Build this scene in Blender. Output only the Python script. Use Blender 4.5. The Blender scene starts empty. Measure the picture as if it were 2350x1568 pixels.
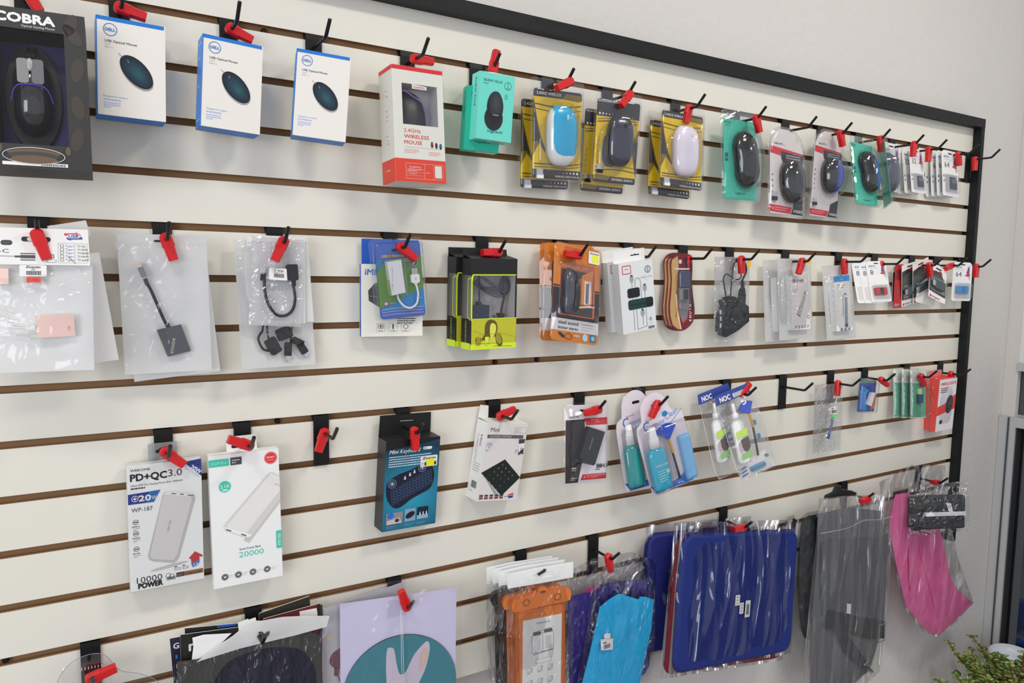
import bpy, math, random
from mathutils import Vector, Matrix
sc = bpy.context.scene
COL = sc.collection
R = math.radians
# ---------------------------------------------------------------- camera (metres; slat board front = plane y 0, x right, z up)
YAW, PIT, ROL = 0.5447743, -0.0921391, 0.0151109
cy, sy, cp, sp = math.cos(YAW), math.sin(YAW), math.cos(PIT), math.sin(PIT)
fw = Vector((sy*cp, cy*cp, sp)); rt = Vector((cy, -sy, 0)); up = rt.cross(fw)
rt, up = math.cos(ROL)*rt + math.sin(ROL)*up, -math.sin(ROL)*rt + math.cos(ROL)*up
cam = bpy.data.objects.new('camera', bpy.data.cameras.new('camera')); COL.objects.link(cam)
cam.matrix_world = Matrix(((rt.x, up.x, -fw.x, 0), (rt.y, up.y, -fw.y, -1.19951), (rt.z, up.z, -fw.z, -0.366136), (0, 0, 0, 1)))
cam.data.sensor_width = 36; cam.data.lens = 1697.212/2350*36; cam.data.clip_start = .02
sc.camera = cam
# ---------------------------------------------------------------- world, lamps, exposure
w = bpy.data.worlds.new('world'); sc.world = w; w.use_nodes = True
w.node_tree.nodes['Background'].inputs[0].default_value = (.80, .83, .92, 1)
w.node_tree.nodes['Background'].inputs[1].default_value = .68
def area(name, loc, size, power, col, aim):
    l = bpy.data.lights.new(name, 'AREA'); l.shape = 'RECTANGLE'; l.size, l.size_y = size; l.energy = power; l.color = col
    o = bpy.data.objects.new(name, l); COL.objects.link(o); o.location = loc
    o.rotation_euler = (Vector(aim)-Vector(loc)).to_track_quat('-Z', 'Y').to_euler(); return o
LAMPS = [((-.55, -1.35, 1.28), 14), ((1.5, -1.35, 1.28), 21), ((3.3, -2.6, 1.28), 14)]
for i_, (p_, e_) in enumerate(LAMPS):
    area('ceiling_lamp_light', p_, (.55, .28), e_, (1, .965, .87), (p_[0], p_[1], 0))
area('shop_window_light', (-2.4, -2.6, -.2), (1.6, 1.5), 40, (.90, .95, 1), (.3, 0, -.9))
sc.view_settings.view_transform = 'Standard'; sc.view_settings.look = 'None'
sc.view_settings.gamma = 1; sc.view_settings.use_curve_mapping = False
sc.view_settings.exposure = 0.18
sc.cycles.transparent_max_bounces = 40; sc.cycles.max_bounces = 8; sc.cycles.caustics_reflective = False; sc.cycles.caustics_refractive = False
# ---------------------------------------------------------------- materials
MATS = {}
def lin(c):
    c = c/255; return c/12.92 if c <= .04045 else ((c+.055)/1.055)**2.4
def N(m): return m.node_tree.nodes, m.node_tree.links
def mat(rgb, rough=.5, metal=0, spec=.5, bump=0, bs=60, var=0, k=1.25, coat=0, vs=12):
    key = (rgb, rough, metal, spec, bump, bs, var, k, coat, vs)
    if key in MATS: return MATS[key]
    m = bpy.data.materials.new('m_%d_%d_%d' % rgb); m.use_nodes = True; n, l = N(m); b = n['Principled BSDF']
    c = [min(lin(x)*k, .88) for x in rgb] + [1]
    b.inputs['Base Color'].default_value = c; b.inputs['Roughness'].default_value = rough
    b.inputs['Metallic'].default_value = metal; b.inputs['Specular IOR Level'].default_value = spec; b.inputs['Coat Weight'].default_value = coat
    if bump or var:
        tc = n.new('ShaderNodeTexCoord')
        if bump:
            t = n.new('ShaderNodeTexNoise'); t.inputs['Scale'].default_value = bs; t.inputs['Detail'].default_value = 4
            l.new(tc.outputs['Object'], t.inputs['Vector']); u = n.new('ShaderNodeBump'); u.inputs['Strength'].default_value = bump
            u.inputs['Distance'].default_value = .01
            l.new(t.outputs['Fac'], u.inputs['Height']); l.new(u.outputs['Normal'], b.inputs['Normal'])
        if var:
            t = n.new('ShaderNodeTexNoise'); t.inputs['Scale'].default_value = vs; t.inputs['Detail'].default_value = 3
            l.new(tc.outputs['Object'], t.inputs['Vector']); r = n.new('ShaderNodeMixRGB'); r.blend_type = 'MIX'
            r.inputs[1].default_value = c; r.inputs[2].default_value = [x*(1-var) for x in c[:3]] + [1]
            l.new(t.outputs['Fac'], r.inputs[0]); l.new(r.outputs[0], b.inputs['Base Color'])
    MATS[key] = m; return m
def film(tint=(235, 235, 240), milk=0., gloss=.12, rough=.12, bump=.6, bs=35, stretch=1.):
    """thin clear or milky plastic sheet: see-through, with sharp reflections that break up on its creases"""
    key = ('film', tint, milk, gloss, rough, bump, bs, stretch)
    if key in MATS: return MATS[key]
    m = bpy.data.materials.new('plastic_film'); m.use_nodes = True; n, l = N(m); n.remove(n['Principled BSDF'])
    out = n['Material Output']; tr = n.new('ShaderNodeBsdfTransparent'); tr.inputs[0].default_value = [1-(1-min(1, lin(x)))*(.4 if sum(tint) > 660 else 1) for x in tint]+[1]
    gl = n.new('ShaderNodeBsdfGlossy'); gl.inputs['Roughness'].default_value = rough
    lw = n.new('ShaderNodeFresnel'); lw.inputs['IOR'].default_value = 1.4
    mp = n.new('ShaderNodeMapRange'); mp.inputs[3].default_value = gloss*.6; mp.inputs[4].default_value = min(1, gloss+.25)
    l.new(lw.outputs[0], mp.inputs[0])
    if bump:
        tc = n.new('ShaderNodeTexCoord'); ma = n.new('ShaderNodeMapping'); ma.inputs['Scale'].default_value = (stretch, 1, 1)
        t = n.new('ShaderNodeTexNoise'); t.inputs['Scale'].default_value = bs*.7; t.inputs['Detail'].default_value = 2; t.inputs['Distortion'].default_value = .8
        l.new(tc.outputs['Object'], ma.inputs[0]); l.new(ma.outputs[0], t.inputs['Vector'])
        vo = n.new('ShaderNodeTexVoronoi'); vo.inputs['Scale'].default_value = bs*1.6
        wn = n.new('ShaderNodeMixRGB'); wn.inputs[0].default_value = .12; l.new(ma.outputs[0], wn.inputs[1]); l.new(t.outputs['Color'], wn.inputs[2]); l.new(wn.outputs[0], vo.inputs['Vector'])
        ad = n.new('ShaderNodeMath'); ad.operation = 'MULTIPLY_ADD'; ad.inputs[1].default_value = .68; l.new(vo.outputs['Distance'], ad.inputs[0]); l.new(t.outputs['Fac'], ad.inputs[2])
        u = n.new('ShaderNodeBump'); u.inputs['Strength'].default_value = min(1, bump); u.inputs['Distance'].default_value = .35/bs
        l.new(ad.outputs[0], u.inputs['Height']); l.new(u.outputs['Normal'], gl.inputs['Normal'])
    a = n.new('ShaderNodeMixShader'); l.new(mp.outputs[0], a.inputs[0]); l.new(tr.outputs[0], a.inputs[1]); l.new(gl.outputs[0], a.inputs[2])
    last = a
    if milk:
        d = n.new('ShaderNodeBsdfDiffuse'); d.inputs[0].default_value = (.97, .97, .98, 1); t2 = n.new('ShaderNodeBsdfTranslucent'); t2.inputs[0].default_value = (.9, .9, .9, 1)
        dd = n.new('ShaderNodeMixShader'); dd.inputs[0].default_value = .3; l.new(d.outputs[0], dd.inputs[1]); l.new(t2.outputs[0], dd.inputs[2])
        b = n.new('ShaderNodeMixShader'); b.inputs[0].default_value = milk
        l.new(a.outputs[0], b.inputs[1]); l.new(dd.outputs[0], b.inputs[2]); last = b
    l.new(last.outputs[0], out.inputs['Surface']); MATS[key] = m; return m
CLEAR = film(tint=(250, 250, 252), gloss=.03, rough=.08, bump=.1, bs=20)
SHELL = film(tint=(249, 249, 252), gloss=.09, rough=.03, bump=.1, bs=12)
SHELLG = film(tint=(240, 250, 248), gloss=.07, rough=.03, bump=.15, bs=12)
BAG = film(tint=(251, 251, 252), gloss=.07, rough=.12, bump=.5, bs=34)
BAGW = film(tint=(225, 225, 230), gloss=.08, rough=.13, bump=.7, bs=22, stretch=4)
MILK = film(tint=(240, 240, 243), milk=.5, gloss=.07, rough=.25, bump=.35, bs=25)
FRONT = film(tint=(254, 254, 255), gloss=.05, rough=.09, bump=.5, bs=20)
MILKD = film(tint=(250, 250, 250), milk=.94, gloss=.08, rough=.22, bump=.5, bs=25)
WHITE = mat((236, 234, 232), .45, k=1.15); OFFW = mat((224, 222, 220), .5, k=1.15); BLACK = mat((18, 18, 20), .4); INK = mat((40, 40, 46), .5)
GREY = mat((150, 150, 152), .5); DGREY = mat((62, 64, 68), .45); LGREY = mat((190, 190, 192), .5); RED = mat((198, 36, 40), .4)
PLB = mat((20, 20, 22), .3); STEEL = mat((190, 190, 195), .3, metal=.8); BARM = mat((52, 50, 52), .5)
# ---------------------------------------------------------------- text glyph cache
TXT = {}
def glyphs(s, bold=0., shear=0.):
    key = (s, bold, shear)
    if key not in TXT:
        c = bpy.data.curves.new('t', 'FONT'); c.body = s; c.size = 1; c.offset = bold; c.resolution_u = 2; c.shear = shear
        o = bpy.data.objects.new('t', c); me = bpy.data.meshes.new_from_object(o)
        TXT[key] = ([v.co.copy() for v in me.vertices], [tuple(p.vertices) for p in me.polygons])
        bpy.data.objects.remove(o); bpy.data.curves.remove(c); bpy.data.meshes.remove(me)
    return TXT[key]
# ---------------------------------------------------------------- mesh builder: u to the right, v down, in percent of the face width; z outward in metres
E = .00028
class B:
    def __init__(s, w=.1, parent=None, H=150):
        s.w, s.par, s.H = w, parent, H; s.V, s.F, s.I, s.S, s.m = [], [], [], [], []; s.mode = None
    def P(s, u, v, z=0):
        if s.mode:
            k, t = s.mode
            if k == 'flip': u, v = 100-u, s.H-v
            elif k == 'left': return Vector((-s.w/2-z, -v*s.w/100, -t+u*s.w/100))
            elif k == 'top': return Vector(((u-50)*s.w/100, z, -t+v*s.w/100)) if False else Vector(((u-50)*s.w/100, z, -v*s.w/100))
            elif k == 'bottom': return Vector(((u-50)*s.w/100, -s.H*s.w/100-z, -v*s.w/100))
        return Vector(((u-50)*s.w/100, -v*s.w/100, z))
    def mi(s, m):
        if m not in s.m: s.m.append(m)
        return s.m.index(m)
    def add(s, vs, fs, m, smooth=False):
        o = len(s.V); s.V += vs; i = s.mi(m)
        for f in fs: s.F.append(tuple(o+x for x in f)); s.I.append(i); s.S.append(smooth)
    def poly(s, pts, m, l=1, z=0):
        a = sum(pts[i][0]*pts[(i+1) % len(pts)][1]-pts[(i+1) % len(pts)][0]*pts[i][1] for i in range(len(pts)))
        if a > 0: pts = pts[::-1]
        s.add([s.P(u, v, z+l*E) for u, v in pts], [tuple(range(len(pts)))], m)
    def rect(s, a, b, c, d, m, l=1, z=0): s.poly([(a, b), (c, b), (c, d), (a, d)], m, l, z)
    def rr(s, a, b, c, d, r=3, m=None, l=1, z=0): s.poly(rpts(a, b, c, d, r), m, l, z)
    def ell(s, u, v, ru, rv, m, l=1, rot=0, z=0, n=28): s.poly(epts(u, v, ru, rv, rot, n), m, l, z)
    def ring(s, u, v, r, t, m, l=1, n=32, rv=None, z=0):
        rv = rv or r; vs = []
        for i in range(n):
            a = 2*math.pi*i/n; c, q = math.cos(a), math.sin(a)
            vs += [s.P(u+r*c, v+rv*q, z+l*E), s.P(u+(r-t)*c, v+(rv-t)*q, z+l*E)]
        s.add(vs, [(2*i, 2*i+1, (2*i+3) % (2*n), (2*i+2) % (2*n)) for i in range(n)], m)
    def line(s, pts, t, m, l=1, z=0):
        for (a, b), (c, d) in zip(pts, pts[1:]):
            L = math.hypot(c-a, d-b) or 1; nx, ny = -(d-b)/L*t/2, (c-a)/L*t/2
            s.poly([(a+nx, b+ny), (c+nx, d+ny), (c-nx, d-ny), (a-nx, b-ny)], m, l, z)
    def frame(s, a, b, c, d, t, m, l=1, z=0): s.line([(a, b), (c, b), (c, d), (a, d), (a, b)], t, m, l, z)
    def text(s, t, u, v, size, m, l=1, al='L', rot=0, wid=None, bold=0., shear=0., z=0):
        if bold:                                         # heavier lettering: the same glyphs struck twice more, side by side
            for q in range(6): s.text(t, u+math.cos(q*1.047)*bold*size*.42, v+math.sin(q*1.047)*bold*size*.42, size, m, l+.05+.05*q, al, rot, wid, 0, shear, z)
        vs, fs = glyphs(t, 0., shear)
        if not vs: return
        x0, x1 = min(p.x for p in vs), max(p.x for p in vs); k = size; kx = wid/(x1-x0) if wid else size
        off = {'L': -x0*kx, 'C': -(x0+x1)/2*kx, 'R': -x1*kx}[al]; ca, sa = math.cos(R(rot)), math.sin(R(rot))
        o = []
        for p in vs:
            x, y = p.x*kx+off, p.y*k; o.append(s.P(u+x*ca-y*sa, v-(x*sa+y*ca), z+l*E))
        s.add(o, fs, m)
    def lines(s, u, v, wid, n, dv, t, m, l=1, seed=1, z=0):
        r = random.Random(seed)
        for i in range(n):
            e = u+wid*(1 if i < n-1 else r.uniform(.4, .9)); x = u
            while x < e-.5:
                q = min(e, x+r.uniform(1.5, 5)); s.rect(x, v+i*dv, q, v+i*dv+t, m, l, z); x = q+.7
    def bars(s, a, b, c, d, m, l=1, seed=2, z=0):
        r = random.Random(seed); x = a
        while x < c:
            q = x+(c-a)*r.uniform(.01, .045); s.rect(x, b, min(q, c), d, m, l, z); x = q+(c-a)*r.uniform(.015, .04)
    def box(s, a, b, c, d, z0, z1, m, **k):
        P = [s.P(a, b, z0), s.P(c, b, z0), s.P(c, d, z0), s.P(a, d, z0), s.P(a, b, z1), s.P(c, b, z1), s.P(c, d, z1), s.P(a, d, z1)]
        for nm, f in dict(front=(7, 6, 5, 4), back=(0, 1, 2, 3), top=(4, 5, 1, 0), bottom=(3, 2, 6, 7), left=(0, 3, 7, 4), right=(5, 6, 2, 1)).items():
            if k.get(nm, 0) is not None: s.add([P[i] for i in f], [(0, 1, 2, 3)], k.get(nm) or m)
    def prism(s, pts, z0, z1, m, front=None, smooth=False):
        a = sum(pts[i][0]*pts[(i+1) % len(pts)][1]-pts[(i+1) % len(pts)][0]*pts[i][1] for i in range(len(pts)))
        if a > 0: pts = pts[::-1]
        n = len(pts); A = [s.P(u, v, z0) for u, v in pts]; C = [s.P(u, v, z1) for u, v in pts]
        s.add(C[:], [tuple(range(n))], front or m); s.add(A[:], [tuple(range(n))[::-1]], m)
        s.add(A+C, [(i, (i+1) % n, n+(i+1) % n, n+i) for i in range(n)], m, smooth)
    def loft(s, rings, m, cap0=True, cap1=True, smooth=True):
        """rings: lists of (u,v,z), same length"""
        n = len(rings[0]); V = [s.P(*p) for r in rings for p in r]; F = []
        for j in range(len(rings)-1):
            for i in range(n): F.append((j*n+i, j*n+(i+1) % n, (j+1)*n+(i+1) % n, (j+1)*n+i))
        s.add(V, F, m, smooth)
        if cap0: s.add([s.P(*p) for p in rings[0]], [tuple(range(n))[::-1]], m)
        if cap1: s.add([s.P(*p) for p in rings[-1]], [tuple(range(n))], m)
    def rbox(s, a, b, c, d, r, z0, z1, m, e=1., rot=0):
        """box with rounded corners and a softened front rim"""
        u0, v0 = (a+c)/2, (b+d)/2; ez = e*s.w/100
        def rg(i, z):
            q = [(x-u0, y-v0) for x, y in rpts(a+i, b+i, c-i, d-i, max(r-i, .3))][::-1]; ca, sa = math.cos(R(rot)), math.sin(R(rot))
            return [(u0+x*ca-y*sa, v0+x*sa+y*ca, z) for x, y in q]
        s.loft([rg(e*.6, z0), rg(0, z0+ez), rg(0, z1-ez), rg(e*.35, z1-ez*.35), rg(e, z1)], m)
    def tube(s, pts, r, m, n=8, cap=True, spl=True):
        P = [s.P(*p) for p in pts]
        if spl and len(P) > 2: P = spline(P)
        V = []; t0 = None
        for i, p in enumerate(P):
            t = (P[min(i+1, len(P)-1)]-P[max(i-1, 0)]).normalized()
            if t0 is None: a = t.orthogonal().normalized()
            else: a = (a-t*a.dot(t)).normalized()
            t0 = t; b = t.cross(a)
            for k in range(n): V.append(p+a*r*math.cos(2*math.pi*k/n)+b*r*math.sin(2*math.pi*k/n))
        F = [(i*n+k, i*n+(k+1) % n, (i+1)*n+(k+1) % n, (i+1)*n+k) for i in range(len(P)-1) for k in range(n)]
        s.add(V, F, m, True)
        if cap: s.add(V[:n], [tuple(range(n))[::-1]], m); s.add(V[-n:], [tuple(range(n))], m)
    def dome(s, u, v, ru, rv, h, z0, m, rot=0, p=2.4, flat=2.2, mf=None, waist=0, nr=9, n=40):
        V = [s.P(u, v, z0+h)]; F, Mi = [], []; ca, sa = math.cos(R(rot)), math.sin(R(rot)); nrm = [(0, 0)]
        for j in range(1, nr+1):
            r = math.sin(math.pi/2*j/nr)
            for i in range(n):
                a = 2*math.pi*i/n; c, q = math.cos(a), math.sin(a); k = (abs(c)**p+abs(q)**p)**(-1/p)
                x, y = r*c*k, r*q*k; x2 = x*(1-waist*math.cos(y*2.2)**2)
                zz = h*max(0, 1-r**flat)**(1/flat)
                V.append(s.P(u+(x2*ru)*ca-(y*rv)*sa, v+(x2*ru)*sa+(y*rv)*ca, z0+zz)); nrm.append((x, y))
        def ad(f):
            x = sum(nrm[i][0] for i in f)/len(f); y = sum(nrm[i][1] for i in f)/len(f); F.append(f); Mi.append(mf(x, y) if mf else m)
        for i in range(n): ad((0, 1+(i+1) % n, 1+i))
        for j in range(nr-1):
            for i in range(n): a = 1+j*n; ad((a+i, a+(i+1) % n, a+n+(i+1) % n, a+n+i))
        o = len(s.V); s.V += V
        for f, q in zip(F, Mi): s.F.append(tuple(o+x for x in f)); s.I.append(s.mi(q)); s.S.append(True)
    def lathe(s, u, z, prof, m, n=20, fz=1., rot=0, pv=None):
        """prof: (v, radius) down a vertical axis at u; fz squashes depth; rot turns about (u,pv)"""
        rg = []; pv = prof[0][0] if pv is None else pv; ca, sa = math.cos(R(rot)), math.sin(R(rot)); k = s.w/100
        for v, r in prof:
            q = []
            for i in range(n):
                a = -2*math.pi*i/n; x, y = r*math.cos(a), v-pv
                q.append((u+x*ca-y*sa, pv+x*sa+y*ca, z+r*k*fz*math.sin(a)))
            rg.append(q)
        s.loft(rg, m)
    def sheet(s, a, b, c, d, thick, m, seed=0, nu=14, nv=18, z=0, amp=.0012, zf=None, edge=None, closed=True, bot=0, warp=0, mb=None):
        """pillow bag between a,b,c,d; zf(u,v) adds depth; edge(u,v) moves corners"""
        r = random.Random(seed); ph = [r.uniform(0, 6.28) for _ in range(8)]
        def co(i, j, sd):
            x, y = i/nu, j/nv; u, v = a+(c-a)*x, b+(d-b)*y
            e = (math.sin(math.pi*x)*math.sin(math.pi*min(1, y*1.0)))**.55 if 0 < x < 1 and 0 < y < 1 else 0
            q = math.sin(9*x+5*y+ph[0])+.7*math.sin(17*x-8*y+ph[1])+.6*math.sin(4*x+19*y+ph[2])+.5*math.sin(31*x+3*y+ph[3])
            zz = z+sd*thick/2*e+amp*q*(.35+e)
            if warp: u += warp*math.sin(5*y+ph[4])*(1 if x > .5 else -1)*abs(2*x-1); v += warp*math.sin(6*x+ph[5])*abs(2*y-1)
            if zf: zz += zf(x, y)
            if edge: u, v = edge(u, v, x, y)
            return s.P(u, v, zz)
        for sd in ((1, -1) if closed else (1,)):
            V = [co(i, j, sd) for j in range(nv+1) for i in range(nu+1)]; W = nu+1
            F = [(j*W+i, j*W+W+i, j*W+W+i+1, j*W+i+1) for j in range(nv) for i in range(nu)]
            if sd < 0: F = [f[::-1] for f in F]
            s.add(V, F, (mb or m) if sd < 0 else m, True)
    def drape(s, pts, z0, m, th=.0025, amp=.0015, seed=0, n=26, zf=None, mb=None):
        """soft sheet with the outline pts (u,v): a filled grid that ripples, closed at the back"""
        r = random.Random(seed); ph = [r.uniform(0, 6.28) for _ in range(5)]; N_ = len(pts)
        cu = sum(p[0] for p in pts)/N_; cv = sum(p[1] for p in pts)/N_
        def zz(u, v, k): return z0+amp*(math.sin(u*.13+v*.05+ph[0])+.8*math.sin(u*.31-v*.04+ph[1])+.5*math.sin(v*.17+u*.09+ph[2]))*(.4+.6*k)+(zf(u, v) if zf else 0)
        for sd in (1, -1):
            V = []
            ks = [i/9 for i in range(10)]
            for k in ks:
                for p in pts:
                    u, v = cu+(p[0]-cu)*k, cv+(p[1]-cv)*k; V.append(s.P(u, v, zz(u, v, 1-k)+sd*th/2*math.sqrt(max(0, 1-k**4))))
            F = [(j*N_+i, j*N_+(i+1) % N_, (j+1)*N_+(i+1) % N_, (j+1)*N_+i) for j in range(9) for i in range(N_)]
            if sd < 0: F = [f[::-1] for f in F]
            s.add(V, F, (mb or m) if sd < 0 else m, True)
    def end(s, name, **props):
        me = bpy.data.meshes.new(name); me.from_pydata(s.V, [], s.F)
        for m in s.m: me.materials.append(m)
        me.polygons.foreach_set('material_index', s.I); me.polygons.foreach_set('use_smooth', s.S); me.update()
        o = bpy.data.objects.new(name, me); COL.objects.link(o)
        if s.par: o.parent = s.par
        for k, v in props.items(): o[k] = v
        return o
def rpts(a, b, c, d, r, n=5):
    if not isinstance(r, (list, tuple)): r = (r, r, r, r)
    o = []
    for (cx, cy_, a0), q in zip(((a, b, 180), (c, b, 270), (c, d, 0), (a, d, 90)), r):
        x = cx+q*(1 if cx == a else -1); y = cy_+q*(1 if cy_ == b else -1)
        for i in range(n+1): t = R(a0+90*i/n); o.append((x+q*math.cos(t), y+q*math.sin(t)))
    return o
def epts(u, v, ru, rv, rot=0, n=28):
    ca, sa = math.cos(R(rot)), math.sin(R(rot))
    return [(u+ru*math.cos(t)*ca-rv*math.sin(t)*sa, v+ru*math.cos(t)*sa+rv*math.sin(t)*ca) for t in [2*math.pi*i/n for i in range(n)]]
def smooth(pts, k=4):
    n = len(pts); o = []
    for i in range(n):
        p = [Vector((*pts[(i+j-1) % n], 0)) for j in range(4)]
        for j in range(k):
            t = j/k; q = .5*((2*p[1])+(p[2]-p[0])*t+(2*p[0]-5*p[1]+4*p[2]-p[3])*t*t+(3*p[1]-p[0]-3*p[2]+p[3])*t**3); o.append((q.x, q.y))
    return o
def spline(P, k=6):
    o = []; n = len(P)
    for i in range(n-1):
        p0, p1, p2, p3 = P[max(i-1, 0)], P[i], P[i+1], P[min(i+2, n-1)]
        for j in range(k):
            t = j/k; o.append(.5*((2*p1)+(p2-p0)*t+(2*p0-5*p1+4*p2-p3)*t*t+(3*p1-p0-3*p2+p3)*t**3))
    return o+[P[-1]]
def tag(o, label, cat, group=None):
    o['label'] = label; o['category'] = cat
    if group: o['group'] = group
    return o
def struct(name, b): o = b.end(name); o['kind'] = 'structure'; return o
# ---------------------------------------------------------------- poses: x, y, z of the face's top left corner, yaw, lean, roll in degrees, width, height
POSE = {}
class It:
    """a hanging thing: an Empty at the middle of its front face's top edge"""
    def __init__(s, key, name, label, cat, group=None, off=(0, 0, 0), pose=None):
        X, Y, Z, a, b, c, s.w, s.h = pose or POSE[key]; a, b, c = R(a), R(b), R(c); s.H = s.h/s.w*100
        n = Vector((math.sin(a), -math.cos(a), 0)); u = Vector((math.cos(a), math.sin(a), 0)); v = Vector((0, 0, 1))
        v2 = v*math.cos(b)+n*math.sin(b); n2 = n*math.cos(b)-v*math.sin(b)
        uu = u*math.cos(c)+v2*math.sin(c); vv = -u*math.sin(c)+v2*math.cos(c)
        o = Vector((X, Y, Z))+uu*s.w/2+Vector(off)
        s.e = bpy.data.objects.new(name, None); COL.objects.link(s.e); s.e.empty_display_size = .02
        s.e.matrix_world = Matrix(((uu.x, vv.x, n2.x, o.x), (uu.y, vv.y, n2.y, o.y), (uu.z, vv.z, n2.z, o.z), (0, 0, 0, 1)))
        tag(s.e, label, cat, group)
    def b(s, par=None): return B(s.w, par or s.e, s.H)
POSE.update(dict(
cobra=(-0.0822, -0.09, -0.0555, -3, -7, 0.8, 0.1160, 0.1950),
dell1=(0.0479, -0.055, -0.0364, 0.2311, -0.4129, -1.02, 0.0831, 0.1276),
dell2=(0.1774, -0.065, -0.0405, 0.267, -0.3878, -3.02, 0.0815, 0.1262),
dell3=(0.3075, -0.065, -0.039, -11.67, -0.1919, -4.029, 0.0790, 0.1266),
rgb=(0.455, -0.068, -0.0396, 1.526, -3.049, 1.223, 0.0897, 0.1830),
logi1=(0.6105, -0.075, -0.0281, -5.199, 2.091, -2.394, 0.0661, 0.1108),
logi2=(0.6032, -0.045, -0.0465, -12.33, 2.748, -2.736, 0.0633, 0.1077),
yel1=(0.7339, -0.05, -0.0335, -0.2876, 2.507, 1.573, 0.1069, 0.1582),
yel2=(0.8784, -0.05, -0.033, -10.24, 1.598, -2.006, 0.0928, 0.1547),
yel3=(1.057, -0.032, -0.0292, -6.696, -4.999, -3.186, 0.1037, 0.1544),
teal=(1.231, -0.03, -0.0053, -2.645, -4.209, -0.4725, 0.1134, 0.1945),
ngb=(1.383, -0.03, -0.0228, -4.502, -5.172, -2.421, 0.1081, 0.1998),
ngbl=(1.545, -0.03, -0.012, -6.497, -0.4736, -2.88, 0.0934, 0.2061),
tA=(1.652, -0.045, -0.0179, -1.846, -11.41, -2.243, 0.0955, 0.1728),
sd1=(1.832, -0.012, -0.0089, 0.8625, -3.405, -1.54, 0.0917, 0.1264),
sd2=(1.941, -0.022, -0.0156, 5.705, -7.214, 0.5025, 0.0795, 0.1199),
sd3=(2.093, -0.024, -0.0057, 3.463, -5.767, -0.6014, 0.0924, 0.1273),
bagL=(-0.0893, -0.055, -0.3189, -9.478, -7.497, 0.1416, 0.1235, 0.1830),
bagS=(0.065, -0.034, -0.3203, -6.281, 2.309, 1.138, 0.1146, 0.1979),
bagSB=(0.0631, -0.018, -0.3314, -5.2353, 2.9666, 5.3589, 0.1167, 0.2009),
bagC=(0.2437, -0.04, -0.3157, -2.596, -2.464, -3.315, 0.0775, 0.1344),
bagC2=(0.2217, -0.014, -0.3221, 8.916, -7.888, -0.3753, 0.1187, 0.1967),
imexx=(0.4218, -0.018, -0.3545, -8.864, 0.0498, -0.0267, 0.1051, 0.1212),
eth=(0.4375, -0.036, -0.3209, -4.467, -0.3006, 5.154, 0.0792, 0.1261),
head=(0.5976, -0.075, -0.342, 3.862, 1.481, 0.601, 0.0969, 0.1585),
oran=(0.7905, -0.045, -0.3046, 4.753, -12.78, -8.361, 0.1155, 0.1857),
clip=(0.9191, -0.075, -0.3461, -3.663, 2.001, 8.507, 0.0818, 0.1391),
knife=(1.101, -0.014, -0.3192, -13.32, -2.332, 0.6893, 0.0663, 0.1662),
hubb=(1.234, -0.022, -0.323, -3.096, -1.833, 0.5867, 0.1055, 0.1892),
hubw=(1.43, -0.032, -0.3221, 0.4242, -4.883, 0.9211, 0.1232, 0.1927),
hubx=(1.617, -0.016, -0.3358, 0.1117, -6.607, 2.094, 0.1190, 0.1871),
ad8=(1.792, -0.014, -0.3214, -10.51, -14.1, 1.844, 0.0696, 0.1090),
kin1=(1.964, -0.04, -0.3283, 0.0938, 7.8, 19.7, 0.0713, 0.1154),
kin2=(2.052, -0.038, -0.3188, -1.259, -10.87, -17.32, 0.0778, 0.0991),
ad64=(2.164, -0.04, -0.3149, -8.332, -1.23, -0.916, 0.0797, 0.1106),
pd=(0.0682, -0.027, -0.6504, 0.9445, -1.107, -0.0638, 0.0993, 0.1858),
xip=(0.177, -0.03, -0.6482, -1.834, -0.1309, 1.095, 0.1031, 0.2077),
mkey=(0.4564, -0.042, -0.6524, 3.15, 3.347, -1.469, 0.1037, 0.1599),
mnum=(0.6555, -0.04, -0.6385, 5.566, 2.622, -7.777, 0.0930, 0.1477),
argom=(0.8173, -0.045, -0.6155, -8.074, -3.451, -1.014, 0.0986, 0.1600),
clean=(1.002, -0.042, -0.6785, -9.139, -4.292, 13.75, 0.1199, 0.1574),
noc=(1.238, -0.036, -0.6346, -12.75, -14.05, 16.58, 0.0951, 0.1967),
pen=(1.611, -0.016, -0.6346, -6.169, -2.151, -0.6796, 0.0991, 0.1734),
sdb=(1.776, -0.03, -0.6407, -7.86, 0.469, -1.934, 0.0596, 0.0745),
green=(1.996, -0.034, -0.6203, -1.569, -6.109, -3.432, 0.0716, 0.1298),
merc=(2.129, -0.044, -0.6515, -4.118, 3.441, 2.998, 0.0800, 0.1534),
lilac=(0.3788, -0.028, -0.9252, -11.192, 1.6437, 0.2582, 0.2034, 0.1736),
orp=(0.6862, -0.07, -0.9189, -13.56, 6.036, 3.658, 0.1223, 0.2598),
sleeve=(1.115, -0.075, -0.9183, 4.692, -4.946, -9.376, 0.4189, 0.2908),
grey=(1.579, -0.07, -0.9103, 4.839, -6.419, -8.899, 0.3215, 0.4620),
strap=(1.971, -0.08, -0.9537, -19.08, -7.686, -1.418, 0.1625, 0.1015)))
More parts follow.
